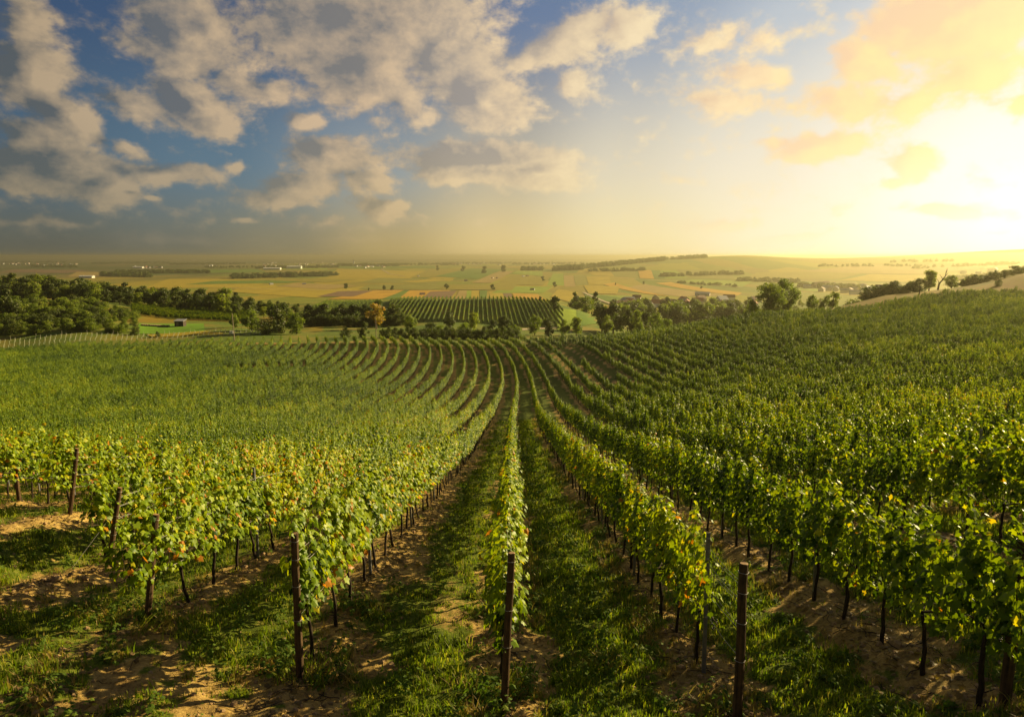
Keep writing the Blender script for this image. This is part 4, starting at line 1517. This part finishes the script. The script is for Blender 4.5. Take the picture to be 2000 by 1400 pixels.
band(200, 300, 539, 541, 70, 13); band(225, 410, 533, 533, 140, 12); band(60, 150, 521, 522, 80, 12); band(180, 330, 515, 513, 150, 12)
band(330, 480, 517, 515, 120, 12); band(455, 660, 544, 538, 170, 13); band(500, 660, 524, 522, 170, 12); band(660, 780, 519, 519, 170, 14)
band(770, 900, 517, 517, 120, 11); band(0, 130, 512, 512, 120, 11); band(400, 500, 523, 522, 60, 9); band(850, 1000, 515, 514, 140, 10)
band(1000, 1140, 516, 515, 130, 12); band(1020, 1060, 527, 527, 40, 14); band(1080, 1140, 528, 526, 80, 17); band(1140, 1300, 524, 508, 200, 15); band(1200, 1380, 512, 503, 160, 13)
band(1150, 1260, 530, 528, 60, 10); band(1290, 1450, 540, 535, 70, 10); band(1320, 1440, 552, 560, 50, 6); band(1440, 1560, 548, 552, 60, 9)
band(1560, 1680, 560, 566, 70, 9); band(1850, 2000, 548, 538, 120, 10); band(1780, 1990, 525, 515, 60, 9); band(1600, 1800, 520, 520, 50, 8); band(1740, 1860, 512, 510, 40, 9)
fp = np.array(fp)
n = len(fp)
s = np.stack([fp[:, 2] * 1.3, fp[:, 2] * 1.3, fp[:, 2]], 1)
instancer('far_woods', coll_f, np.stack([fp[:, 0], fp[:, 1], height(fp[:, 0], fp[:, 1]) - .5], 1), np.stack([np.zeros(n), np.zeros(n), RNG.uniform(0, 6.28, n)], 1), s,
          RNG.integers(0, 4, n), 'distant dark belts of woodland across the plain', 'stuff')

# ------------------------------------------------------------------ second vineyard on the facing hillside
hv = []
for j in range(60):
    a0 = -.33 + j * .0072
    X0 = a0 * 300
    for i in range(66):
        Y = 296 + i * 1.4
        X = X0 + (Y - 296) * (-.05 + .0 * j)
        a = X / Y
        if a > .075 or a < -.32: continue
        top = 386 if a > -.17 else 384
        if Y > top: continue
        if abs(a + .185) < .006: continue
        hv.append((X + random.uniform(-.1, .1), Y))
hv = np.array(hv); n = len(hv)
instancer('hillside_vines', coll_v, np.stack([hv[:, 0], hv[:, 1], height(hv[:, 0], hv[:, 1])], 1), np.stack([np.zeros(n), np.zeros(n), RNG.normal(0.05, .05, n)], 1),
          np.stack([RNG.uniform(.9, 1.3, n), np.full(n, 1.45), RNG.uniform(.8, 1.0, n)], 1), RNG.integers(0, NV, n), 'striped vineyard rows on the low hill beyond the hedge', 'stuff')
# vines right of the hedge and scrub above the bright meadow
sv = []
for i in range(2600):
    px = random.uniform(260, 480); Y = random.uniform(296, 352)
    dx, dy, _ = pix_dir(px, 600); sv.append((Y * dx / dy, Y))
sv = np.array(sv); n = len(sv)
sv[:, 1] = 296 + np.round((sv[:, 1] - 296) / 3.0) * 3.0
instancer('upper_meadow_vines', coll_v, np.stack([sv[:, 0], sv[:, 1], height(sv[:, 0], sv[:, 1])], 1), np.stack([np.zeros(n), np.zeros(n), np.full(n, 1.6)], 1),
          np.stack([RNG.uniform(1.0, 1.6, n), np.full(n, 1.0), RNG.uniform(.7, 1.0, n)], 1), RNG.integers(0, NV, n), 'dark green vine strips above the bright green meadow', 'stuff')

# ------------------------------------------------------------------ young vineyard: pale stakes and grow tubes
b = MB(); b.tube([(0, 0, -.1), (0, 0, .62)], .075, 6)
TUBE = b.mesh('grow_tube', [M_TUBE])
b = MB(); b.tube([(0, 0, -.2), (.02, 0, 1.6)], .035, 6)
STAKE = b.mesh('young_vine_stake', [M_STAKE])
r_ = random.Random(3)
cnt = 0
for row in range(5):
    for j in range(56):
        a = -.79 + j * .0076 + row * .001
        Y = 219 + row * 3.2 + (a + .75) * 46
        X = a * Y
        if a > -.36: continue
        o = link('grow_tube', TUBE, loc=(X + r_.uniform(-.2, .2), Y, h1(X, Y)))
        o.rotation_euler = (r_.uniform(-.08, .08), r_.uniform(-.08, .08), 0)
        tag(o, 'pale upright grow tube round a young vine at the left field edge', 'grow tube', 'pale grow tubes of the young vineyard')
        if (j + row) % 5 == 0:
            o = link('vine_stake', STAKE, loc=(X, Y + .3, h1(X, Y)))
            o.rotation_euler = (r_.uniform(-.06, .06), r_.uniform(-.06, .06), 0)
            tag(o, 'thin pale wooden stake rising above the grow tubes', 'stake', 'wooden stakes of the young vineyard')

# ------------------------------------------------------------------ fields and lanes drawn at their real places
def field_mat(name, c, row_dir=None):
    m, nt, N, L = new_mat(name)
    geo = N('ShaderNodeNewGeometry')
    n1 = N_noise(N, L, geo.outputs['Position'], .03, 6, .65)
    n2 = N_noise(N, L, geo.outputs['Position'], .4, 4, .65)
    f = N_math(N, L, 'ADD', N_math(N, L, 'MULTIPLY', n1.outputs[0], .6), N_math(N, L, 'MULTIPLY', n2.outputs[0], .4))
    col = N_ramp(N, L, f, [(.35, tuple(v * .72 for v in c)), (.65, tuple(v * 1.25 for v in c))])
    pr = N('ShaderNodeBsdfPrincipled'); pr.inputs['Roughness'].default_value = .95; pr.inputs['Specular IOR Level'].default_value = .1
    L(col, pr.inputs['Base Color'])
    o = N('ShaderNodeOutputMaterial'); L(pr.outputs[0], o.inputs[0])
    return m


FM = {'gold': field_mat('ripe_field', (.32, .24, .022)), 'orange': field_mat('orange_stubble', (.40, .23, .022)), 'ochre': field_mat('ochre_field', (.22, .185, .022)),
      'olive': field_mat('olive_field', (.19, .18, .03)), 'green': field_mat('green_field', (.10, .16, .018)), 'bright': field_mat('bright_green_field', (.19, .25, .02)),
      'brown': field_mat('ploughed_field', (.16, .10, .055)), 'tan': field_mat('tan_field', (.28, .20, .06)), 'lane': field_mat('pale_lane', (.42, .34, .22)),
      'meadow': field_mat('bright_meadow', (.13, .24, .018))}


def field(corners, mat, label, near=170, lift=.35, nu=10, nv=8, name='field'):
    """a patch whose corners (near-left, near-right, far-right, far-left) lie on the ground seen at those places"""
    c = [np.array(hit(px, py, near)) for px, py in corners]
    us = np.linspace(0, 1, nu + 1); vs_ = np.linspace(0, 1, nv + 1)
    U, V = np.meshgrid(us, vs_)
    Pn = (1 - V)[..., None] * ((1 - U)[..., None] * c[0] + U[..., None] * c[1]) + V[..., None] * ((1 - U)[..., None] * c[3] + U[..., None] * c[2])
    X, Y = Pn[..., 0], Pn[..., 1]
    Z = height(X, Y, False) + lift
    v = np.stack([X, Y, Z], -1).reshape(-1, 3)
    idx = np.arange(len(v)).reshape(nv + 1, nu + 1)
    q = np.stack([idx[:-1, :-1], idx[:-1, 1:], idx[1:, 1:], idx[1:, :-1]], -1).reshape(-1, 4)
    o = link(name, mesh_np(name, v, q, np.full(len(q), 4), [FM[mat]], smooth=True))
    tag(o, label, kind='structure')


FIELDS = [
    ([(280, 562), (480, 562), (560, 545), (330, 545)], 'gold'), ([(450, 570), (620, 582), (720, 565), (480, 556)], 'gold'), ([(360, 556), (560, 553), (640, 547), (420, 549)], 'green'),
    ([(430, 545), (640, 552), (700, 546), (460, 542)], 'ochre'), ([(540, 560), (640, 566), (700, 558), (580, 553)], 'tan'), ([(640, 585), (745, 585), (790, 567), (730, 567)], 'orange'),
    ([(620, 580), (690, 580), (730, 568), (660, 570)], 'brown'), ([(775, 583), (860, 583), (880, 567), (800, 567)], 'orange'), ([(825, 582), (880, 582), (892, 568), (840, 570)], 'brown'),
    ([(745, 585), (775, 585), (800, 567), (785, 567)], 'green'), ([(888, 584), (910, 584), (912, 568), (897, 568)], 'tan'), ([(911, 584), (920, 584), (921, 568), (912, 568)], 'bright'),
    ([(920, 583), (936, 583), (936, 568), (921, 568)], 'gold'), ([(937, 583), (950, 583), (952, 568), (937, 568)], 'green'), ([(958, 581), (985, 580), (980, 570), (955, 570)], 'gold'),
    ([(985, 581), (1003, 581), (998, 573), (982, 572)], 'brown'), ([(1005, 582), (1070, 588), (1050, 575), (1000, 573)], 'orange'),
    ([(960, 573), (1060, 573), (1080, 560), (985, 560)], 'bright'), ([(1075, 580), (1110, 590), (1130, 572), (1090, 565)], 'gold'),
    ([(700, 566), (850, 566), (880, 556), (720, 556)], 'olive'), ([(860, 566), (1000, 568), (1010, 556), (880, 556)], 'ochre'), ([(640, 540), (800, 545), (840, 530), (660, 525)], 'gold'),
    ([(700, 552), (850, 556), (870, 545), (740, 543)], 'olive'), ([(810, 552), (880, 548), (850, 545), (780, 550)], 'gold'), ([(800, 543), (900, 540), (920, 525), (840, 525)], 'ochre'),
    ([(850, 540), (930, 545), (990, 526), (920, 524)], 'green'), ([(920, 553), (960, 553), (1005, 530), (975, 530)], 'tan'), ([(965, 556), (1060, 558), (1075, 541), (1000, 538)], 'ochre'),
    ([(1068, 558), (1102, 558), (1100, 534), (1080, 534)], 'bright'), ([(1102, 560), (1124, 560), (1120, 538), (1101, 538)], 'tan'), ([(1124, 558), (1150, 557), (1143, 538), (1121, 538)], 'olive'),
    ([(1150, 556), (1195, 556), (1190, 540), (1145, 540)], 'gold'), ([(1000, 535), (1060, 540), (1060, 530), (1010, 529)], 'bright'), ([(1178, 556), (1260, 574), (1310, 580), (1200, 552)], 'orange'),
    ([(1150, 574), (1205, 575), (1210, 560), (1140, 558)], 'gold'), ([(1215, 562), (1330, 580), (1440, 578), (1260, 555)], 'tan'), ([(1280, 553), (1440, 578), (1450, 572), (1310, 551)], 'orange'),
    ([(1200, 590), (1260, 590), (1230, 578), (1160, 576)], 'bright'), ([(1150, 590), (1250, 590), (1200, 580), (1140, 572)], 'green'), ([(1330, 552), (1450, 560), (1470, 550), (1350, 546)], 'bright'),
    ([(1250, 544), (1278, 545), (1272, 528), (1246, 528)], 'orange'), ([(1278, 545), (1300, 545), (1288, 528), (1272, 528)], 'green'), ([(1300, 544), (1345, 543), (1320, 528), (1289, 528)], 'bright'),
    ([(1200, 540), (1246, 543), (1240, 528), (1190, 530)], 'olive'), ([(1345, 543), (1440, 546), (1420, 528), (1320, 527)], 'olive'), ([(1160, 538), (1200, 540), (1190, 528), (1140, 529)], 'gold'),
    ([(1450, 545), (1640, 545), (1700, 530), (1480, 532)], 'ochre'), ([(1640, 548), (1800, 552), (1850, 538), (1700, 536)], 'gold'), ([(1560, 530), (1800, 535), (1990, 520), (1700, 518)], 'tan'),
    ([(1480, 560), (1600, 570), (1700, 558), (1560, 552)], 'bright'), ([(410, 533), (520, 532), (500, 526), (400, 527)], 'green'), ([(0, 531), (130, 534), (180, 528), (30, 526)], 'brown'),
    ([(130, 541), (230, 541), (260, 532), (150, 531)], 'tan'), ([(520, 527), (640, 527), (640, 524), (520, 524)], 'bright'), ([(660, 524), (850, 524), (850, 520), (660, 520)], 'green'),
]
fl = {'gold': 'golden ripe strip field', 'orange': 'orange stubble field', 'ochre': 'ochre cropped field', 'olive': 'olive green field', 'green': 'dark green strip field', 'bright': 'bright yellow-green strip field',
      'brown': 'brown ploughed field', 'tan': 'tan bare field'}
for i, (c, mk) in enumerate(FIELDS):
    c = [(x, max(y, 500)) for x, y in c]
    field(c, mk, fl[mk] + ' on the plain', near=520, lift=.3 + .08 * (i % 7))
field([(262, 652), (400, 648), (398, 632), (272, 632)], 'meadow', 'smooth bright green meadow left of the shed', near=222, lift=.12)
field([(300, 660), (440, 652), (400, 647), (285, 654)], 'gold', 'yellow dry grass strip before the bright meadow', near=222, lift=.2)
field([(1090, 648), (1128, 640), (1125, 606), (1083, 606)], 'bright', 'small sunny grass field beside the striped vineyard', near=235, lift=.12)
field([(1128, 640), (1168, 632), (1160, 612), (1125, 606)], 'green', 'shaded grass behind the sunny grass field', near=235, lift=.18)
field([(1020, 645), (1130, 642), (1130, 640), (1020, 642)], 'lane', 'pale farm lane behind the row ends', near=205, lift=.1, name='lane')
# lanes over the plain
for pts_ in ([(744, 525), (760, 535), (790, 540)], [(430, 563), (700, 569), (950, 566)], [(1205, 543), (1320, 550), (1450, 562)], [(1140, 572), (1180, 590), (1210, 600)]):
    W = [np.array(hit(px, py, 520)) for px, py in pts_]
    b = MB(); dense = []
    for i in range(len(W) - 1):
        for t in np.linspace(0, 1, 12, endpoint=False): dense.append(W[i] * (1 - t) + W[i + 1] * t)
    dense.append(W[-1])
    L_, R_ = [], []
    for i, p in enumerate(dense):
        d = dense[min(i + 1, len(dense) - 1)] - dense[max(i - 1, 0)]; d = d / (np.linalg.norm(d) + 1e-9); nn = np.array((-d[1], d[0])) * 2.5
        for lst, q in ((L_, p + nn), (R_, p - nn)): lst.append((q[0], q[1], float(height([q[0]], [q[1]], False)[0]) + 1.1))
    b.add(L_ + R_, [(i, i + len(L_), i + len(L_) + 1, i + 1) for i in range(len(L_) - 1)])
    tag(link('lane', b.mesh('lane', [FM['lane']])), 'pale straight lane crossing the fields of the plain', kind='structure')

# ------------------------------------------------------------------ houses
def house(px=None, py=None, XY=None, w=9, l=13, h=4.5, rh=3.2, rz=0, wall=M_WHITE, roof=M_REDROOF, label='', windows=True, group=None, near=400, chimney=False):
    X, Y = XY if XY else hit(px, py, near)
    z = h1(X, Y)
    e = link('house', None, loc=(X, Y, z), rz=rz)
    tag(e, label, 'house', group)
    b = MB()
    x, y = w / 2, l / 2
    v = [(-x, -y, -1), (x, -y, -1), (x, y, -1), (-x, y, -1), (-x, -y, h), (x, -y, h), (x, y, h), (-x, y, h), (0, -y, h + rh), (0, y, h + rh)]
    b.add(v, [(0, 1, 5, 8, 4), (2, 3, 7, 9, 6), (1, 2, 6, 5), (3, 0, 4, 7)])
    link('wall', b.mesh('house_wall', [wall]), e)
    b = MB(); o = .5; t = .25
    k = rh / x
    for s in (-1, 1):
        p = [(s * (x + o), -y - o, h - o * k + .02), (s * (x + o), y + o, h - o * k + .02), (0, y + o, h + rh + .02), (0, -y - o, h + rh + .02)]
        q = [(a[0], a[1], a[2] + t) for a in p]
        b.add(p + q, [(0, 1, 2, 3), (7, 6, 5, 4), (0, 4, 5, 1), (1, 5, 6, 2), (2, 6, 7, 3), (3, 7, 4, 0)])
    r = link('roof', b.mesh('house_roof', [roof]), e)
    if chimney:
        b = MB(); b.box((x * .35, y * .3, h + rh), (.7, .7, 1.8)); link('chimney', b.mesh('chimney', [M_CREAM]), r)
    if windows:
        wb = MB(); wb.box((0, 0, 0), (1.1, .12, 1.3)); wm = wb.mesh('window', [M_GLASS])
        for dx_ in (-x * .45, x * .45):
            o_ = link('window', wm, e); o_.location = (dx_, -y - .02, h * .45)
        for dy_ in (-y * .55, 0, y * .55):
            for s in (-1, 1):
                o_ = link('window', wm, e); o_.location = (s * (x + .02), dy_, h * .5); o_.rotation_euler = (0, 0, math.pi / 2)
    return e


rh_ = random.Random(11)
house(1341, 611, w=10, l=15, h=6.5, rh=5, rz=.9, wall=M_WHITE, roof=M_REDROOF, label='white gabled house with red roof just over the vineyard edge', chimney=True, near=330)
house(1325, 617, w=9, l=16, h=4, rh=3, rz=-.5, wall=M_GREYW, roof=M_BROWNROOF, label='long low house with brown roof before the white gabled house', near=330)
house(1283, 600, w=9, l=14, h=5, rh=4, rz=.7, roof=M_REDROOF, label='house with bright red roof among trees, right of the village centre', near=400, chimney=True)
house(1230, 597, w=9, l=13, h=5, rh=4, rz=.5, roof=M_REDROOF, label='red roofed house, leftmost of the village', near=400)
house(1372, 578, w=12, l=22, h=4, rh=2.2, rz=1.2, wall=M_GREYW, roof=M_GREYROOF, label='pale flat-roofed hall at the far edge of the village', near=500)
house(1670, 575, w=11, l=16, h=4, rh=3, rz=1.0, roof=M_GREYROOF, label='pale house with grey roof below the ridge hedge', near=260, windows=False)
gvh = 'village houses half hidden among the trees'
ROOFW = {id(M_REDROOF): 'red', id(M_BROWNROOF): 'brown', id(M_GREYROOF): 'grey'}
for i in range(20):
    px = rh_.uniform(1215, 1478); py = rh_.uniform(586, 606)
    rf = rh_.choice((M_REDROOF, M_REDROOF, M_BROWNROOF, M_GREYROOF)); wl = rh_.choice((M_WHITE, M_CREAM, M_GREYW))
    house(px, py, w=rh_.uniform(8, 10), l=rh_.uniform(11, 15), h=rh_.uniform(4, 6), rh=rh_.uniform(3, 4.2), rz=rh_.uniform(-1.5, 1.5), wall=wl, roof=rf,
          label='small %s-roofed village house half hidden among trees' % ROOFW[id(rf)], group=gvh, near=560, windows=i % 2 == 0)
for i in range(22):
    px = rh_.uniform(1560, 1700); py = rh_.uniform(556, 572)
    house(px, py, w=9, l=13, h=4.5, rh=3, rz=rh_.uniform(-1.5, 1.5), wall=M_CREAM, roof=rh_.choice((M_BROWNROOF, M_GREYROOF)), label='pale hazy house in the hollow village right of the big tree', group='houses in the hollow village', near=720, windows=False)
for i in range(10):
    house(rh_.uniform(1880, 2000), rh_.uniform(528, 540), w=9, l=13, h=4.5, rh=3, rz=rh_.uniform(-1.5, 1.5), wall=M_WHITE, roof=M_GREYROOF, label='faint white house in the haze above the ridge hedge', group='faint houses above the ridge', near=700, windows=False)
SM = {}


def far_house(px, py, s, label, group):
    key = rh_.choice((0, 1, 2, 3))
    if key not in SM:
        b = MB(); x, y, h, r = 5, 8, 5, 3
        b.add([(-x, -y, -1), (x, -y, -1), (x, y, -1), (-x, y, -1), (-x, -y, h), (x, -y, h), (x, y, h), (-x, y, h), (0, -y, h + r), (0, y, h + r)],
              [(0, 1, 5, 8, 4), (2, 3, 7, 9, 6), (1, 2, 6, 5), (3, 0, 4, 7)], 0)
        b.add([(-x, -y, h), (x, -y, h), (x, y, h), (-x, y, h), (0, -y, h + r), (0, y, h + r)], [(1, 2, 5, 4), (3, 0, 4, 5)], 1)
        SM[key] = b.mesh('far_house', [(M_WHITE, M_CREAM, M_WHITE, M_GREYW)[key], (M_REDROOF, M_BROWNROOF, M_GREYROOF, M_BROWNROOF)[key]])
    X, Y = hit(px, py, 900)
    o = link('house', SM[key], loc=(X, Y, h1(X, Y)), rz=rh_.uniform(-1.5, 1.5))
    o.scale = (s, s, s)
    tag(o, label, 'house', group)


for (x0, x1, y0, y1, n_, s, lb, g_) in (
        (500, 660, 513, 522, 62, 1.0, 'tiny pale house of the far town beyond the dark wood strip', 'houses of the far town'),
        (0, 150, 515, 521, 44, 1.2, 'tiny white house in the dim town at the far left', 'houses of the dim far-left town'),
        (690, 760, 520, 524, 14, 1.1, 'white farm building by the far lane', 'farm buildings by the far lane'),
        (240, 420, 506, 509, 16, 2.0, 'white speck of a house on the far left plain', 'white houses on the far left plain'),
        (255, 330, 522, 524, 12, 1.1, 'pale building of the hamlet on the left plain', 'hamlet on the left plain'),
        (860, 990, 513, 518, 34, 1.1, 'tiny house of the far village left of the glow', 'houses of the far central village'),
        (1010, 1110, 513, 517, 20, 1.1, 'faint golden house in the haze at the centre', 'faint houses in the central haze'),
        (400, 430, 519, 521, 5, 1.1, 'pale barn on the green far field', 'pale barns')):
    for i in range(n_):
        far_house(rh_.uniform(x0, x1), rh_.uniform(y0, y1), s * rh_.uniform(.7, 1.1), lb, g_)


def hall(px, py, w, l, h, rz, label):
    X, Y = hit(px, py, 900)
    e = link('warehouse', None, loc=(X, Y, h1(X, Y)), rz=rz)
    tag(e, label, 'warehouse')
    b = MB(); b.box((0, 0, h / 2 - 1), (w, l, h + 2)); link('wall', b.mesh('hall_wall', [M_WHITE]), e)
    b = MB(); b.add([(-w / 2 - 1, -l / 2 - 1, h + .1), (w / 2 + 1, -l / 2 - 1, h + .1), (w / 2 + 1, l / 2 + 1, h + .1), (-w / 2 - 1, l / 2 + 1, h + .1), (-w / 2 - 1, 0, h + 2.5), (w / 2 + 1, 0, h + 2.5)],
                    [(0, 1, 5, 4), (2, 3, 4, 5), (1, 2, 5), (3, 0, 4), (3, 2, 1, 0)]); link('roof', b.mesh('hall_roof', [M_WHITE]), e)


hall(532, 527, 75, 30, 8, .1, 'long white warehouse behind the dark wood strip')
hall(575, 525, 70, 45, 12, .15, 'taller white warehouse right of the long one, beside the town')
hall(270, 524, 50, 20, 7, 0, 'pale hall of the hamlet on the left plain')
hall(170, 543, 40, 14, 5, -.1, 'low pale shed roof showing behind the dark wood')

# masts and church tower
for i, (px, top, lb) in enumerate(((582, 497, 'thin pale mast left of the far town skyline, tallest of three'), (607, 499, 'middle one of three thin pale masts'), (625, 498, 'right one of three thin pale masts'))):
    X, Y = hit(px, 508, 900); z = h1(X, Y); H = z_at_pix(top, px, Y) - z
    b = MB(); b.tube([(0, 0, -1), (0, 0, H)], [3.2, 1.6], 8)
    e = link('wind_turbine', None, loc=(X, Y, z)); tag(e, lb, 'wind turbine')
    link('tower', b.mesh('tower', [M_WHITE]), e)
    b = MB(); b.box((0, 0, H + 1), (4, 9, 4)); link('nacelle', b.mesh('nacelle', [M_WHITE]), e)
    for q in range(3):
        a = q * 2.094 + i
        b = MB(); b.tube([(0, -5, H + 1), (math.cos(a) * H * .25, -5, H + 1 + math.sin(a) * H * .25), (math.cos(a) * H * .42, -5, H + 1 + math.sin(a) * H * .42)], [1.2, 1.3, .3], 5)
        link('blade', b.mesh('blade', [M_WHITE]), e)
X, Y = hit(691, 518, 900); z = h1(X, Y)
e = link('church_tower', None, loc=(X, Y, z)); tag(e, 'pale church tower with pointed spire left of the far farm', 'church tower')
b = MB(); b.box((0, 0, 12), (8, 8, 26)); link('wall', b.mesh('tower_wall', [M_WHITE]), e)
b = MB(); b.tube([(0, 0, 25), (0, 0, 31), (0, 0, 40)], [5.5, 3, .3], 4); link('spire', b.mesh('spire', [M_GREYROOF]), e)

# small field huts
for (px, py, lb) in ((530, 556, 'tiny white hut on the gold field, left'), (594, 556, 'tiny white hut on the gold field, right'), (825, 576, 'white cabin beside the brown ploughed field'), (910, 549, 'small dark hut on the central fields'),
                     (1040, 567, 'white hut on the tan plot right of centre'), (817, 540, 'small white hut on the far ochre field')):
    far_house(px, py, .5, lb, None)
# white vehicles / huts group on the plain
for i, (px, py) in enumerate(((1022, 541), (1030, 540), (962, 544), (970, 544))):
    far_house(px, py, .55, 'pale small building on the far strip fields right of centre', 'pale buildings on the far strip fields')

# ------------------------------------------------------------------ pole, shed, wood pile, lookout box, cross
def at(px, Y):
    dx, dy, _ = pix_dir(px, 600)
    X = Y * dx / dy
    return X, Y, h1(X, Y)


X, Y, z = at(454, 216)
H = z_at_pix(612, 452, 216) - z
e = link('utility_pole', None, loc=(X, Y, z)); tag(e, 'pale wooden utility pole with white box at the far field corner', 'utility pole')
b = MB(); b.tube([(0, 0, -.3), (-.25, 0, H)], [.16, .11], 8); link('pole', b.mesh('pole', [M_PALEPOLE]), e)
b = MB(); b.box((-.75, -.1, H * .33), (1.15, .5, .9)); link('meter_box', b.mesh('meter_box', [M_WHITE]), e)
X, Y, z = at(733, 208)
H = z_at_pix(618, 733, 208) - z
b = MB(); b.tube([(0, 0, -.3), (0, 0, H)], [.13, .1], 8)
tag(link('utility_pole', b.mesh('pole', [M_PALEPOLE]), loc=(X, Y, z)), 'bare wooden pole standing below the golden yellow tree', 'utility pole')

X, Y, z = at(350, 268)
e = link('shed', None, loc=(X, Y, z)); tag(e, 'small dark wooden shed with a lean-to roof above the bright meadow', 'shed')
b = MB(); b.box((0, 0, 1.1), (3.4, 2.6, 2.2)); link('wall', b.mesh('shed_wall', [M_SHED]), e)
b = MB(); b.add([(-2, -1.6, 2.1), (2, -1.6, 2.1), (2, 1.6, 2.7), (-2, 1.6, 2.7), (-2, -1.6, 2.25), (2, -1.6, 2.25), (2, 1.6, 2.85), (-2, 1.6, 2.85)], [(3, 2, 1, 0), (4, 5, 6, 7), (0, 1, 5, 4), (1, 2, 6, 5), (2, 3, 7, 6), (3, 0, 4, 7)])
link('roof', b.mesh('shed_roof', [M_GREYROOF]), e)
b = MB(); b.box((-.6, -1.32, .95), (.9, .06, 1.8)); link('door', b.mesh('shed_door', [M_LOG]), e)
for i in range(16):
    X, Y, z = at(275 + i * 3.4, 266)
    b = MB(); r = .45
    for q in range(5):
        b.tube([(-.2 + .1 * q, -.5, .2 + .18 * (q % 3)), (-.2 + .1 * q, .5, .2 + .18 * (q % 3))], .2, 6)
    tag(link('log_stack', b.mesh('log_stack', [M_LOG]), loc=(X, Y, z), rz=random.uniform(-.4, .4)), 'small brown log stack in the line left of the dark shed', 'log stack', 'log stacks beside the shed')

X, Y, z = at(1793, 193)
H = z_at_pix(560, 1793, 193) - z
e = link('scarecrow_post', None, loc=(X, Y, z)); tag(e, 'wooden post with a crosspiece standing in the dry grass above the vines', 'post')
b = MB(); b.tube([(0, 0, -.3), (.15, 0, H)], [.16, .10], 8); link('pole', b.mesh('pole', [M_BARK]), e)
b = MB(); b.tube([(-.8, 0, H + .1), (-.3, 0, H - .1), (.5, 0, H - .1), (1.0, 0, H + .1)], .07, 6); link('crosspiece', b.mesh('crosspiece', [M_BARK]), e)
X, Y, z = at(1714, 232)
zt = z_at_pix(557, 1714, 232)
e = link('hunting_stand', None, loc=(X, Y, z)); tag(e, 'dark box lookout stand on legs beyond the ridge bushes', 'hunting stand')
b = MB(); b.box((0, 0, zt - z - .9), (1.8, 1.6, 1.8)); link('cabin', b.mesh('cabin', [M_SHED]), e)
b = MB(); b.box((0, 0, zt - z + .1), (2.2, 2.0, .12)); link('roof', b.mesh('stand_roof', [M_SHED]), e)
for sx in (-.75, .75):
    for sy in (-.6, .6):
        b = MB(); b.tube([(sx * 1.3, sy * 1.3, -.3), (sx, sy, zt - z - 1.8)], .07, 5); link('leg', b.mesh('leg', [M_BARK]), e)

# ------------------------------------------------------------------ haze over the plain
HZ = 78.0
b = MB()
x0, x1, y0, y1, zb = -36000, 36000, -60, 23500, CAMZ - 72
vs = [(x0, y0, zb), (x1, y0, zb), (x1, y1, zb), (x0, y1, zb), (x0, y0, HZ), (x1, y0, HZ), (x1, y1, HZ), (x0, y1, HZ)]
b.add(vs, [(0, 3, 2, 1), (4, 5, 6, 7), (0, 1, 5, 4), (1, 2, 6, 5), (2, 3, 7, 6), (3, 0, 4, 7)])
m, nt, N, L = new_mat('haze')
vol = N('ShaderNodeVolumePrincipled')
vol.inputs['Color'].default_value = (.80, .73, .44, 1)
vol.inputs['Density'].default_value = 1.75e-4
vol.inputs['Anisotropy'].default_value = .79
o = N('ShaderNodeOutputMaterial'); L(vol.outputs[0], o.inputs['Volume'])
hz = link('haze', b.mesh('haze', [m]))
tag(hz, 'thin golden haze lying over the whole plain', kind='stuff')
print('vines', len(VX), 'trees', N_TREES, 'objects', len(bpy.data.objects), 'terrain max', float(height([5000 * .75, 5000 * 1.1], [5000, 5000], False).max()))
